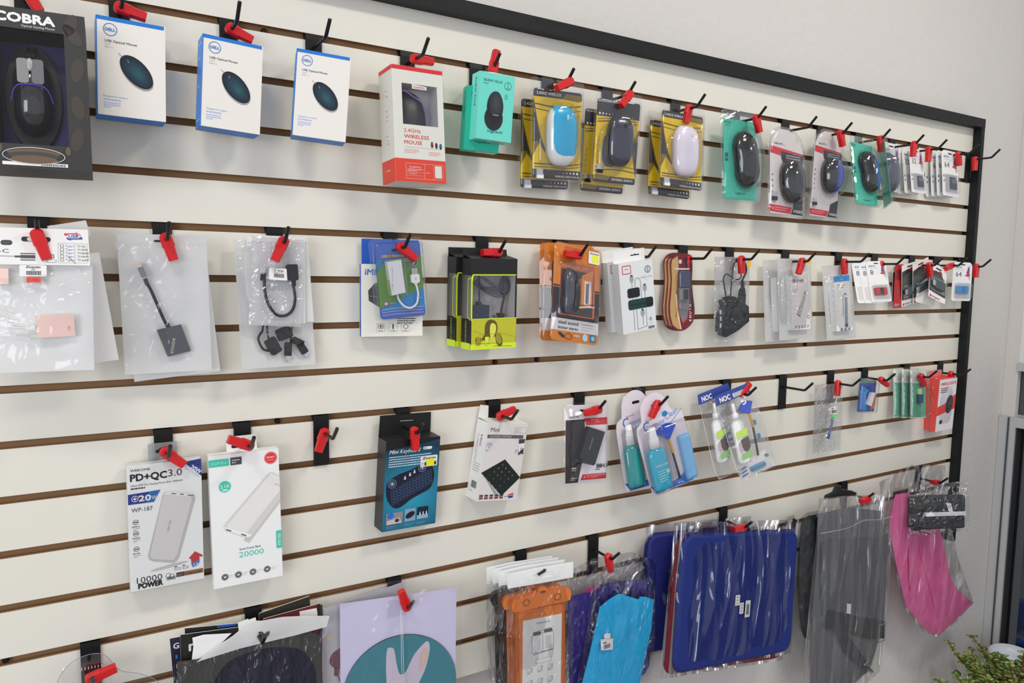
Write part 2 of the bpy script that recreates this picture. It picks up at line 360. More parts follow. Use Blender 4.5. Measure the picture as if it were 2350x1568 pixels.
HOOKS = [  # groove, x, height of the arm against the groove line, clip distance from the board, clip turn
 (1, -0.03, -0.019, 0.06, -60),
 (1, 0.079, -0.017, 0.035, -13),
 (1, 0.223, -0.0165, 0.025, -21),
 (1, 0.3506, -0.0165, 0, 0),
 (1, 0.51, -0.016, 0.036, 0),
 (1, 0.6415, -0.0183, 0.065, 79),
 (1, 0.795, -0.0201, 0.074, -151),
 (1, 0.938, -0.0225, 0.071, -130),
 (1, 1.1206, -0.0212, 0.043, -105),
 (1, 1.3021, -0.0224, 0.062, -68),
 (1, 1.4707, -0.0233, 0, 0),
 (1, 1.5996, -0.0219, 0.058, -69),
 (1, 1.7517, -0.0201, 0.062, -75),
 (1, 1.8966, -0.0182, 0.063, -95),
 (1, 2.0036, -0.0191, 0.041, -92),
 (1, 2.1611, -0.0156, 0.034, -73),
 (1, 2.2751, -0.0174, 0.021, -87),
 (5, -0.0264, -0.0227, 0.074, -73),
 (5, 0.1256, -0.0204, 0.047, -73),
 (5, 0.2862, -0.0197, 0.055, -115),
 (5, 0.4794, -0.0216, 0.051, -36),
 (5, 0.6578, -0.0254, 0.061, -178),
 (5, 0.8351, -0.0259, 0.059, 176),
 (5, 1.0026, -0.0247, 0.043, -90),
 (5, 1.1574, -0.0244, 0.02, -95),
 (5, 1.3015, -0.0229, 0.038, -86),
 (5, 1.4926, -0.0234, 0.051, -110),
 (5, 1.6969, -0.02, 0.02, -82),
 (5, 1.85, -0.0226, 0.022, -90),
 (5, 2.0224, -0.023, 0.052, -77),
 (5, 2.1425, -0.0214, 0.047, -162),
 (5, 2.2698, -0.0221, 0.049, -90),
 (9, 0.1192, -0.0243, 0.035, -42),
 (9, 0.2321, -0.0236, 0.046, 157),
 (9, 0.3573, -0.0227, 0.02, -109),
 (9, 0.5033, -0.0284, 0.053, -87),
 (9, 0.6882, -0.0214, 0.028, 19),
 (9, 0.8866, -0.0199, 0.065, -172),
 (9, 1.0483, -0.0231, 0.057, -121),
 (9, 1.3108, -0.0222, 0.049, 46),
 (9, 1.5066, -0.0251, 0, 0),
 (9, 1.6916, -0.0261, 0.025, -94),
 (9, 1.8365, -0.022, 0.051, -30),
 (9, 2.0312, -0.0253, 0.045, -61),
 (9, 2.2026, -0.0295, 0.034, -61),
 (13, 0.0147, -0.0292, 0.047, 14),
 (13, 0.2437, -0.0273, 0, 0),
 (13, 0.4869, -0.0269, 0.058, 109),
 (13, 0.7533, -0.0245, 0, 0),
 (13, 0.9319, -0.0264, 0.054, -79),
 (13, 1.3171, -0.0262, 0.063, 180),
 (13, 1.7758, -0.0254, 0.072, -179),
 (13, 2.1242, -0.0319, 0.061, 169),]
# ================================================================ THE SETTING
PITCH = .0762; GX1 = 2.313
WALLM = mat((206, 202, 199), .75, bump=.16, bs=60, var=.05, vs=1.5, k=1.12)
MELA = mat((214, 210, 200), .32, spec=.5, var=.02, vs=3, k=1.2); MDF = mat((130, 98, 67), .85, var=.15, vs=30, k=1.7)
def W(): b = B(1, None, 100); b.P = lambda u, v, z=0: Vector((u, v, z)); return b
def wbox(b, x0, y0, z0, x1, y1, z1, m):
    P = [Vector(p) for p in ((x0, y0, z0), (x1, y0, z0), (x1, y1, z0), (x0, y1, z0), (x0, y0, z1), (x1, y0, z1), (x1, y1, z1), (x0, y1, z1))]
    b.add(P, [(3, 2, 1, 0), (4, 5, 6, 7), (0, 1, 5, 4), (1, 2, 6, 5), (2, 3, 7, 6), (3, 0, 4, 7)], m)
FLOOR_Z, CEIL_Z, CORN = -1.87, 1.32, 2.625
b = W(); wbox(b, -3.5, .021, FLOOR_Z, CORN+.13, .14, CEIL_Z, WALLM); struct('wall_back', b)
b = W(); wbox(b, -3.5, -4.5, FLOOR_Z-.06, 5.5, 4.5, FLOOR_Z, mat((150, 146, 140), .35, var=.1, vs=4)); struct('floor', b)
b = W(); wbox(b, -3.5, -4.5, CEIL_Z, CORN+.13, .14, CEIL_Z+.06, mat((225, 224, 220), .8, k=1.1)); struct('ceiling', b)
# shop front on the right: narrow wall return, aluminium frames, dark glass
ALU = mat((196, 197, 199), .38, metal=.35, k=1.1); RUB = mat((30, 31, 33), .6)
b = W(); wbox(b, CORN, -.0205, FLOOR_Z, CORN+.13, .0205, CEIL_Z, WALLM); wbox(b, CORN, -4.5, .95, CORN+.13, -.012, CEIL_Z, WALLM); struct('wall_right', b)
def pane(name, b, m=None, par=None):
    o = struct(name, b); o.parent = par; return o
GLASS = film(tint=(175, 180, 184), gloss=.07, rough=.02, bump=0)
win = W()                                                # upper panel frame with its ledge
wbox(win, CORN-.006, -.95, -.655, CORN+.05, -.0205, -.628, ALU); wbox(win, CORN-.004, -.95, .90, CORN+.05, -.0205, .95, ALU)
wbox(win, CORN-.004, -.95, -.628, CORN+.05, -.9, .90, ALU); wbox(win, CORN+.004, -.9, -.628, CORN+.03, -.0205, .9, mat((205, 206, 206), .4))
wbox(win, CORN+.001, -.055, -.62, CORN+.004, -.05, .88, LGREY)
o = win.end('window_1'); o['kind'] = 'structure'
b = W(); wbox(b, CORN+.02, -.95, -.80, CORN+.026, -.0205, -.655, GLASS); g = b.end('glass'); g.parent = o
d1 = W(); Z1 = -.805
wbox(d1, CORN-.012, -.030, FLOOR_Z, CORN-.0005, .020, Z1, ALU); wbox(d1, CORN-.012, -.98, Z1-.033, CORN+.05, -.030, Z1, ALU)
wbox(d1, CORN-.012, -.98, FLOOR_Z, CORN+.05, -.93, Z1-.033, ALU); wbox(d1, CORN-.012, -.93, FLOOR_Z, CORN+.05, -.030, FLOOR_Z+.08, ALU)
wbox(d1, CORN-.016, -.012, FLOOR_Z, CORN-.012, -.008, Z1-.002, DGREY); wbox(d1, CORN-.004, -.036, FLOOR_Z+.08, CORN+.04, -.030, Z1-.033, RUB)
o = d1.end('door_1'); o['kind'] = 'structure'
b = W(); wbox(b, CORN+.02, -.93, FLOOR_Z+.08, CORN+.026, -.036, Z1-.033, GLASS); g = b.end('glass'); g.parent = o
# outside: street, parked car glimpsed through the door glass
b = W(); wbox(b, CORN+.2, -6, FLOOR_Z-.12, 9, 4, FLOOR_Z-.07, mat((96, 98, 100), .8)); o = b.end('street'); o['kind'] = 'structure'
def sidecar():
    e = bpy.data.objects.new('parked_car', None); COL.objects.link(e); e.location = (5.4, .6, FLOOR_Z)
    tag(e, 'dark blue parked car seen dimly through the shop door glass', 'car')
    BL = mat((20, 50, 130), .3, coat=.5)
    b = W(); b.par = e
    prof = [(-2.0, .25), (-2.05, .62), (-1.2, .78), (-.75, 1.18), (.75, 1.2), (1.3, .82), (2.0, .72), (2.05, .25)]
    rings = [[(sx*(1 if z < .8 else .84), y, z) for y, z in prof] for sx in (-.82, .82)]
    b.loft(rings, BL, smooth=False); b.end('body')
    for y in (-1.25, 1.25):
        for x in (-.78, .78):
            b = W(); b.par = e; n = 20
            b.loft([[(x+dx, y+.3*math.cos(6.283*i/n), .3+.3*math.sin(6.283*i/n)) for i in range(n)] for dx in (-.1, .1)], RUB, smooth=False); b.end('wheel')
    b = W(); b.par = e; wbox(b, -.86, -.7, .84, -.72, .7, 1.08, mat((40, 46, 55), .1)); b.end('side_window')
sidecar()
e = bpy.data.objects.new('plastic_crate', None); COL.objects.link(e); e.location = (3.25, .17, FLOOR_Z-.07); tag(e, 'blue plastic crate outside, seen through the shop door glass', 'crate')
b = W(); b.par = e; CR = mat((26, 70, 160), .5); wbox(b, -.2, -.28, 0, -.18, .28, .2, CR); wbox(b, .18, -.28, 0, .2, .28, .2, CR); wbox(b, -.18, -.28, 0, .18, -.26, .2, CR); wbox(b, -.18, .26, 0, .18, .28, .2, CR); wbox(b, -.18, -.26, 0, .18, .26, .02, CR); b.end('crate_body')
b = W(); b.par = e; wbox(b, -.22, -.3, .2, .22, -.26, .215, CR); wbox(b, -.22, .26, .2, .22, .3, .215, CR); wbox(b, -.22, -.26, .2, -.18, .26, .215, CR); wbox(b, .18, -.26, .2, .22, .26, .215, CR); b.end('crate_rim')
# ================================================================ SLAT WALL
sw = bpy.data.objects.new('slatwall_panel', None); COL.objects.link(sw)
tag(sw, 'large white slat panel with brown grooves in a black metal frame', 'slat wall')
b = W(); b.par = sw; ZT, ZB, X0 = .080, -1.1375, -1.3
g = .0054; edges = [ZT]
for k in range(15): zc = -k*PITCH; edges += [zc+g, zc-g]
edges.append(ZB)
for i in range(0, len(edges), 2):                        # face strips with their T slots
    t, l = edges[i], edges[i+1]
    X1 = GX1-.014
    b.add([Vector((X0, 0, l)), Vector((X1, 0, l)), Vector((X1, 0, t)), Vector((X0, 0, t))], [(0, 1, 2, 3)], MELA)
for k in range(15):
    zc = -k*PITCH; X1 = GX1-.014; pr = [(0, zc+g), (.005, zc+g), (.005, zc+.0115), (.0125, zc+.0115), (.0125, zc-.0115), (.005, zc-.0115), (.005, zc-g), (0, zc-g)]
    V = [Vector((x, y, z)) for x in (X0, X1) for y, z in pr]
    b.add(V, [(i, i+1, i+9, i+8) for i in range(7)], MDF)
b.add([Vector((x, y, z)) for x in (X0, GX1-.014) for y, z in ((0, ZB), (.018, ZB), (.018, ZT), (0, ZT))], [(0, 1, 5, 4), (1, 2, 6, 5), (2, 3, 7, 6)], MDF)
b.end('board')
fr = B(1, sw, 100); fr.P = lambda u, v, z=0: Vector((u, v, z))
FM = mat((20, 23, 23), .55, spec=.25, bump=.15, bs=25)
def fbar(b, x0, y0, z0, x1, y1, z1):                     # hollow-section bar with softened long edges
    wbox(b, x0, y0, z0, x1, y1, z1, FM)
fbar(fr, X0, -.024, .0757, GX1, .02, .1005); fr.end('frame_bar')
fr = B(1, sw, 100); fr.P = lambda u, v, z=0: Vector((u, v, z)); fbar(fr, GX1-.0165, -.0235, -1.163, GX1, .02, .0757); fr.end('frame_bar')
SCR = mat((34, 26, 22), .4, metal=.5)
for x, k in ((.277, 0), (.663, 0), (1.60, 7), (.289, 8), (.695, 7), (.79, 7), (-.088, 12), (1.12, 7)):
    b = W(); b.par = sw; zc = -k*PITCH-.001; n = 12
    b.loft([[(x+r*math.cos(-6.283*i/n), y, zc+r*math.sin(-6.283*i/n)) for i in range(n)] for y, r in ((.0124, .0042), (.0075, .0042), (.0065, .003))], SCR); b.end('screw')
# ================================================================ DISPLAY HOOKS: back plate, wire arm, red anti-theft clip
WIRE = mat((20, 19, 21), .38, spec=.4); PLATE = mat((11, 11, 12), .45, spec=.35); CLIPM = mat((206, 22, 28), .38, spec=.5, k=1.05)
def hook_parts(e, cz, cd, turn):
    b = W(); b.par = e                                    # e at (x,0,groove); plate folds over into the slot
    x0, x1 = -.0128, .0128
    pr = [(.0118, .0108), (.0068, .0108), (.0068, .004), (-.0035, .0035), (-.0042, -.004), (-.0042, -.0795), (-.0012, -.0805), (-.0012, -.006), (.0090, -.001), (.0118, .004)]
    V = [Vector((x, y, z)) for x in (x0, x1) for y, z in pr]; n = len(pr)
    b.add(V, [(i, (i+1) % n, n+(i+1) % n, n+i) for i in range(n)]+[tuple(range(n))[::-1], tuple(range(n, 2*n))], PLATE); b.end('back_plate')
    b = W(); b.par = e
    b.tube([(0, -.003, cz), (0, -.064, cz), (0, -.0655, cz+.0006), (0, -.068, cz+.0018), (0, -.0875, cz+.0205)], .0029, WIRE, n=10, spl=False); b.end('wire_arm')
    if cd:
        b = W(); b.par = e; y1, y0 = -cd-.0065, -cd+.0065; ca, sa = math.cos(R(turn)), math.sin(R(turn))
        def rg(y, k=1):                                   # outline in the x-z plane: round ring end, then a stepped barrel
            o = [(-.0088*k*math.cos(t), .0088*k*math.sin(t)) for t in [R(-62+124*i/8) for i in range(9)]]
            o = [(p[0], -p[1]) for p in o]
            o += [(.0115, -.0082*k), (.0118, -.0070*k), (.0315, -.0062*k), (.0315, .0062*k), (.0118, .0070*k), (.0115, .0082*k)]
            return [(x*ca-z*sa, y, cz+x*sa+z*ca) for x, z in o]
        b.loft([rg(y0, .72), rg(y0-.003, 1), rg(y1+.003, 1), rg(y1, .72)], CLIPM, smooth=False); b.end('locking_clip', label='red plastic locking clip')
HL = [
 'black wire hook holding the big black gaming mouse box',
 'black wire hook with tilted red clip over the leftmost white blue mouse box',
 'black wire hook with red clip over the middle white and blue mouse box',
 'black wire hook without red clip above the white blue box nearest red box',
 'black wire hook with sideways red clip above the tall red white box',
 'black wire hook with upturned red clip above the two turquoise boxes',
 'black wire hook with red clip lying left above the light blue mouse pack',
 'black wire hook with slanted red clip above the dark grey mouse pack',
 'black wire hook with red clip in front of the pale lilac mouse pack',
 'black wire hook with red clip at the glossy black mouse turquoise pack',
 'black wire hook without red clip carrying the all-black mouse pack',
 'black wire hook with red clip at the black and blue mouse pack',
 'black wire hook with red clip at the skewed turquoise packs',
 'black wire hook carrying the memory card pack beside the skewed packs',
 'black wire hook with red clip carrying the memory cards marked 32',
 'black wire hook with red clip carrying the memory cards marked 64',
 'black wire empty hook with red clip against the frame in the top row',
 'black wire hook with red clip through the printed header card bag',
 'black wire hook with red clip through the braided adapter zip bag',
 'black wire hook with red clip leaning left on the looped cable bags',
 'black wire hook with red clip on the blue green ethernet adapter blister',
 'black wire hook with flat red clip on the black lime headset boxes',
 'black wire hook with flat red clip on the orange blister packs',
 'black wire hook with red clip on the white cable clip boxes',
 'black wire hook with red clip on the waisted red and tan cards',
 'black wire hook with red clip on the black hub bag',
 'black wire hook with red clip on the slim hub glossy bags',
 'black wire hook with red clip on the blue-striped hub box bag',
 'black wire hook with red clip on the white cards marked 8',
 'black wire hook with red clip in the fan of black stick cards',
 'black wire hook with red clip turned left beside the white lettered card',
 'black wire hook with red clip on the blue stick card by the frame',
 'black wire hook with red clip slanting over the box with blue corner flash',
 'black wire hook with red clip pointing left over the mint green printed box',
 'black wire bare hook with red clip between power bank and keyboard boxes',
 'black wire hook with red clip hanging on the small keyboard box',
 'black wire hook with red clip pointing right on the numeric keypad box',
 'black wire hook with red clip pointing left on the black brick blister',
 'black wire hook with red clip on the screen cleaning kits',
 'black wire hook with red clip raised above the clear wallets',
 'black wire bare hook without clip between the wallets and the pen bag',
 'black wire hook with red clip on the crumpled pen bag',
 'black wire hook with red clip right of the tiny blue pack',
 'black wire hook with red clip on the green cable packs',
 'black wire hook with red clip on the red white box by frame',
 'black wire hook with red clip on the round clear shell, lower left',
 'black wire hook without clip through the pile of mouse pads',
 'black wire hook with red clip pointing up on the lilac card',
 'black wire hook without clip through the orange phone pouch header',
 'black wire hook with hanging red clip above the bright blue pouch',
 'black wire hook with red clip above the royal blue laptop sleeve',
 'black wire hook with red clip at the long grey bag',
 'black wire hook with red clip above the black strap packet',
]
def hooks():
    for i, (gk, x, cz, cd, turn) in enumerate(HOOKS):
        e = bpy.data.objects.new('display_hook', None); COL.objects.link(e); e.location = (x, 0, -(gk-1)*PITCH)
        tag(e, HL[i], 'hook', 'display hooks on the slat panel'); hook_parts(e, cz, cd, turn)

NTH = ['first', 'second', 'third', 'fourth']
# ================================================================ HANGING GOODS, TOP ROW
def tab(it, a, b, c, d, z, m, r=1.5, slot=True, par=None, name='hang_tab', label=None):
    q = it.b(par); q.prism(rpts(a, b, c, d, (r, r, .1, .1)), z-.0006, z, m)
    if slot:
        u, v, sw_ = (a+c)/2, (b*.6+d*.4), (c-a)*.14
        q.rr(u-sw_, v-1.2, u+sw_, v+1.6, 1.3, BLACK); q.ell(u, v-1.2, 1.9, 1.9, BLACK, 2)
    return q.end(name, **({'label': label} if label else {}))
def winbox(q, H, t, a, b, c, d, fm, sm, liner, rec=.03, back=None):
    """box whose front has a real window a,b,c,d with a recessed inside"""
    z = 0
    for r_ in ((0, 0, 100, b), (0, d, 100, H), (0, b, a, d), (c, b, 100, d)):
        q.add([q.P(r_[0], r_[1], 0), q.P(r_[2], r_[1], 0), q.P(r_[2], r_[3], 0), q.P(r_[0], r_[3], 0)], [(3, 2, 1, 0)], fm)
    q.box(0, 0, 100, H, -t, 0, sm, front=None)
    P = [q.P(a, b, 0), q.P(c, b, 0), q.P(c, d, 0), q.P(a, d, 0), q.P(a, b, -rec), q.P(c, b, -rec), q.P(c, d, -rec), q.P(a, d, -rec)]
    q.add(P, [(0, 1, 5, 4), (1, 2, 6, 5), (2, 3, 7, 6), (3, 0, 4, 7), (4, 5, 6, 7)], liner)
def filmrect(it, a, b, c, d, z=0, m=None, name='window_film', r=2):
    q = it.b(); q.prism(rpts(a, b, c, d, r), z-.0002, z, m or CLEAR); return q.end(name)
GLB = mat((30, 30, 34), .1, coat=1)
def wheel(it, par, u, v, z, w_=2.2, l_=5, m=None):
    q = it.b(par); q.dome(u, v, w_, l_, .0025, z, m or DGREY, nr=4, n=14); q.end('scroll_wheel')
# --- gaming mouse box
it = It('cobra', 'mouse_box', 'large black gaming mouse box with a glossy mouse behind its window', 'box')
BX = mat((44, 44, 44), .55, var=.25, vs=25); q = it.b(); H = it.H
winbox(q, H, .05, 18, 22, 80, 143, BX, mat((40, 38, 38), .5), mat((10, 9, 16), .5), .045)
WT = mat((225, 215, 215), .3)
q.text('COBRA', 19, 15, 13, WT, 2, wid=53, bold=.13); q.text('Optical Gaming Mouse', 42, 19.5, 3.4, LGREY, 2, wid=30, bold=.02)
for i, (u, v, a) in enumerate(((86, 12, 20), (88, 22, -35), (91, 60, 10), (90, 100, -8), (88, 135, 14), (10, 70, 6), (9, 120, -6))): q.ell(u, v, 6, 13, mat((58, 50, 46), .5), 1, a)
for k in range(3): q.ell(48, 151+k*4, 25-k*2, 4.5, mat((96, 76, 58), .5) if k != 1 else mat((60, 58, 58), .4), 1+k)
q.ring(48, 155, 28, .7, LGREY, 5, rv=9); q.poly([(20, 162), (78, 162), (78, 165.5), (20, 165.5)], OFFW, 3); q.bars(54, 162.8, 76, 165, INK, 4)
for u in (18, 79): q.ell(u, 148, 2.5, 5, mat((84, 74, 60), .5), 2)
q.end('carton')
q = it.b(); PUR = mat((40, 30, 90), .5)
q.prism(rpts(19, 24, 79.5, 142, 2), -.0445, -.042, mat((34, 26, 84), .6)); q.prism(epts(48, 84, 26, 57), -.042, -.036, mat((8, 8, 11), .5))
q.end('inner_tray')
q = it.b(); q.dome(48, 85, 21, 42, .034, -.036, GLB, p=2.3, flat=2.4, waist=.14); m_ = q.end('gaming_mouse')
q = it.b(m_); q.tube([(29, 95, -.012), (33, 84, -.004), (40, 80, .0), (56, 80, .0), (63, 84, -.004), (67, 95, -.012)], .0006, mat((90, 60, 210), .3)); q.end('light_strip')
q = it.b(m_); q.poly(rpts(36, 52, 46.5, 78, 3), mat((140, 140, 142), .15, coat=1), 0, -.0015); q.poly(rpts(49, 52, 60, 78, 3), mat((110, 110, 112), .15, coat=1), 0, -.0015); q.end('mouse_button')
q = it.b(m_); q.tube([(46, 43, -.018), (45, 38, -.03), (45, 30, -.034)], .0018, PLB); q.tube([(50, 43, -.018), (51, 38, -.03), (51, 30, -.034)], .0018, PLB); q.end('cable')
wheel(it, m_, 47.8, 58, -.0018, 3, 7, mat((150, 150, 150), .2))
filmrect(it, 18, 22, 80, 143, -.001, film(tint=(252, 252, 252), gloss=.03, rough=.05, bump=0))
# --- three white wired mouse boxes with blue edges
DBL = mat((20, 106, 190), .45); DBS = mat((66, 128, 205), .45); DWH = mat((214, 209, 204), .5); DRIM = mat((22, 26, 42), .3); DTL = [mat((22, 40, 56), .35), mat((22, 54, 68), .35), mat((24, 66, 78), .35), mat((27, 74, 84), .35)]
def wired(key, label):
    it = It(key, 'mouse_box', label, 'box', 'white and blue wired mouse boxes'); H = it.H; q = it.b()
    q.box(0, 0, 100, H, -.040, 0, DWH, front=DWH, top=DBL, bottom=DBL, left=DBS, right=DWH)
    q.rect(0, 0, 98, 6, DBL); q.rect(0, 0, 1.3, H, DBL, 2)
    q.ring(20, 19.5, 10, 1.1, DBL); q.text('DELL', 20, 21.8, 6.6, DBL, 2, 'C', wid=14.5, bold=.05)
    q.text('USB Optical Mouse', 12, 39, 5.2, DGREY, wid=46, bold=.02); q.lines(12, 41, 17, 1, 3, 2, LGREY, seed=3); q.text('MS111', 12, 48, 3.6, GREY, wid=12)
    q.ell(57.6, 83, 30, 17.6, mat((150, 144, 142), .6), 1, 47); q.ell(57, 80, 30, 17.5, DRIM, 2, 47)
    for i in range(8): k = .9-i*.1; q.ell(57.4+i*.3, 81+i*.4, 30*k, 17.5*k, mat((22+i, 34+6*i, 50+5*i), .35), 3+i*.4, 47)
    q.line([(31, 54), (38, 60)], 1.1, GREY, 2); q.line([(44, 63), (46, 67)], .8, GREY, 4)
    BT = mat((120, 150, 205), .5); q.text('Designed for comfort', 9.5, 125, 4, BT, wid=34); q.text('and productivity', 9.5, 130, 4, DBS, wid=25); q.lines(9.5, 133, 24, 3, 3.4, 1.7, mat((160, 176, 214), .5), seed=5)
    q.mode = ('left', .040)
    for v, a, c in ((12, 12, 44), (35, 12, 36), (58, 18, 22), (142, 10, 44)): q.rect(a, v, c, v+1.6, mat((200, 215, 240), .5))
    q.text('MS', 16, 88, 9, OFFW, rot=0, wid=16); q.text('::', 14, 128, 10, OFFW, wid=10); q.mode = None
    q.end('carton')
    q = it.b(); q.poly([(0, 0), (100, 0), (99, 3), (1, 3)], DBL, 0, -.0004); q.end('top_flap')
    return it
HA = 'white and blue mouse box '
wired('dell1', 'white and blue wired mouse box hanging beside the big black box')
wired('dell2', 'white and blue wired mouse box hanging between two identical boxes')
wired('dell3', 'white and blue mouse box next to the tall red and white box')
# --- tall red and white wireless mouse box
it = It('rgb', 'wireless_mouse_box', 'tall red and white mouse box with a cut-out window', 'box'); H = it.H; q = it.b()
RW = mat((226, 218, 210), .5); RR = mat((238, 62, 42), .45); RT = mat((214, 26, 36), .45); TX = mat((214, 74, 66), .5)
winbox(q, H, .052, 18, 30, 88, 102, RW, RW, mat((200, 198, 200), .4), .035)
q.rect(0, 0, 100, 7, RT, 1); q.rect(0, 163, 100, H, RR, 1); q.poly([(38, 30), (67, 32), (67, 38), (38, 38)], RW, 0); q.text('lvyemo', 52, 36, 5, TX, 1, 'C', wid=22, bold=.02)
q.text('2.4GHz', 19, 116, 9.5, RT, 1, wid=33); q.text('WIRELESS', 19, 126.5, 9.5, RT, 1, wid=49, bold=.01); q.text('MOUSE', 19, 137, 9.5, RT, 1, wid=35, bold=.01)
for i in range(3): q.ell(74+i*8.7, 135+i, 2.6, 5.5, INK, 1); q.ell(74+i*8.7, 134+i, 1.3, 2.6, [RT, DTL[2], DBL][i], 2)
q.rect(19, 142, 92, 142.4, GREY); q.lines(19, 146, 28, 3, 2.6, 1.2, mat((220, 160, 150), .5), seed=4); q.lines(67, 148, 24, 3, 2.6, 1.2, mat((220, 160, 150), .5), seed=6)
LW = mat((250, 200, 190), .5); q.frame(20, 171, 94, 198, .5, LW, 2); q.line([(57, 171), (57, 198)], .5, LW, 2); q.line([(75, 171), (75, 198)], .5, LW, 2)
q.line([(20, 187), (57, 187)], .4, LW, 2); q.line([(20, 192.5), (57, 192.5)], .4, LW, 2); q.text('lvyemo', 38, 179, 6, LW, 2, 'C', wid=22, bold=.02)
q.lines(23, 181, 31, 2, 2.6, 1.2, LW, 2, seed=8); q.lines(26, 189, 24, 1, 2, 1, LW, 2, seed=9); q.lines(59, 186, 13, 1, 2, 1, LW, 2, seed=9); q.rr(77.5, 173, 91.5, 195, 1.5, OFFW, 3)
q.mode = ('left', .052); q.rect(0, 163, 58, H, RR, 1); q.rect(0, 0, 58, 7, RT, 1)
for v in (40, 50, 76, 86, 92, 120, 128, 134): q.rect(24+(v % 3)*2, v, 33+(v % 4)*2, v+1.1, mat((226, 150, 140), .5), 2)
q.rect(20, 181, 36, 182.6, LW, 2); q.mode = None
q.end('carton')
q = it.b(); q.dome(40, 96, 38, 62, .028, -.034, mat((46, 46, 56), .35), p=2.6, mf=lambda x, y: mat((60, 60, 64), .4) if abs(x) < .25 and y > -.6 else mat((46, 46, 58), .35)); m_ = q.end('computer_mouse')
q = it.b(m_); q.tube([(19, 40, -.012), (30, 41, -.010), (46, 49, -.010), (60, 56, -.010), (72, 68, -.012), (84, 84, -.020)], .0009, mat((120, 90, 245), .3, k=2.5)); q.end('light_strip')
filmrect(it, 18, 30, 88, 102, -.0006, film(tint=(252, 252, 252), gloss=.03, rough=.1, bump=0))
q = it.b(); q.rbox(-.9, -.6, 100.9, H+3, .6, -.0528, .0012, film(tint=(255, 255, 255), gloss=.012, rough=.08, bump=.1, bs=12), .4); q.end('shrink_wrap')
# --- two turquoise mouse boxes on one hook
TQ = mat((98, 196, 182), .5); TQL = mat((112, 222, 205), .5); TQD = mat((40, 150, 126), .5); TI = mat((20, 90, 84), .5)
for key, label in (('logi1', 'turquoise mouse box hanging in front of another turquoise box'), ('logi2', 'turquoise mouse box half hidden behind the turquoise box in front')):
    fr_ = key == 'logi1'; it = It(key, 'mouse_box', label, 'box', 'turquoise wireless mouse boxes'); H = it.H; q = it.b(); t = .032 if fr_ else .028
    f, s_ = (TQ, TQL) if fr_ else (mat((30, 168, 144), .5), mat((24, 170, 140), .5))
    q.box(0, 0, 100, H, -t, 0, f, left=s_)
    q.text('SILENT PLUS', 12, 22, 8, TI, 1, wid=52, bold=.03); q.text('M220', 12, 29, 5, TI, 1, wid=13)
    q.ring(81, 26, 10, 1, TI, 1); q.line([(81, 17), (81, 30), (75, 34)], 1, TI, 1); q.line([(81, 30), (87, 34)], 1, TI, 1)
    q.frame(75, 48, 81, 60, .7, TI, 1); q.line([(75, 52), (81, 52)], .6, TI); q.line([(75, 56), (81, 56)], .6, TI)
    q.ell(46, 112, 26, 31, mat((30, 31, 36), .35), 2, 0); q.ell(48, 84, 23, 40, mat((24, 24, 28), .35), 3, 0)
    for i in range(4): q.ell(49, 76, 19-i*4, 32-i*7, mat((40+i*5, 41+i*5, 44+i*5), .4), 4+i)
    q.rect(42, 103, 58, 105, GREY, 8); q.text('logitech', 52, 148, 10, TI, 1, 'C', wid=42, bold=.02)
    q.mode = ('left', t); T_ = t/it.w*100
    q.text('SILENT PLUS', T_*.5, 12, 10, TI, 1, rot=-90, wid=72, bold=.03); q.mode = None
    q.mode = ('bottom', 0); q.poly([(40, 8), (95, 8), (92, 30), (42, 30)], OFFW, 1); q.bars(50, 14, 88, 26, GREY, 2); q.mode = None
    q.end('carton'); q = it.b(); q.prism([(1, 0), (40, -2.5), (99, 0), (99, .6), (1, .6)], -t, -.001, OFFW if fr_ else TQD); q.end('top_flap')
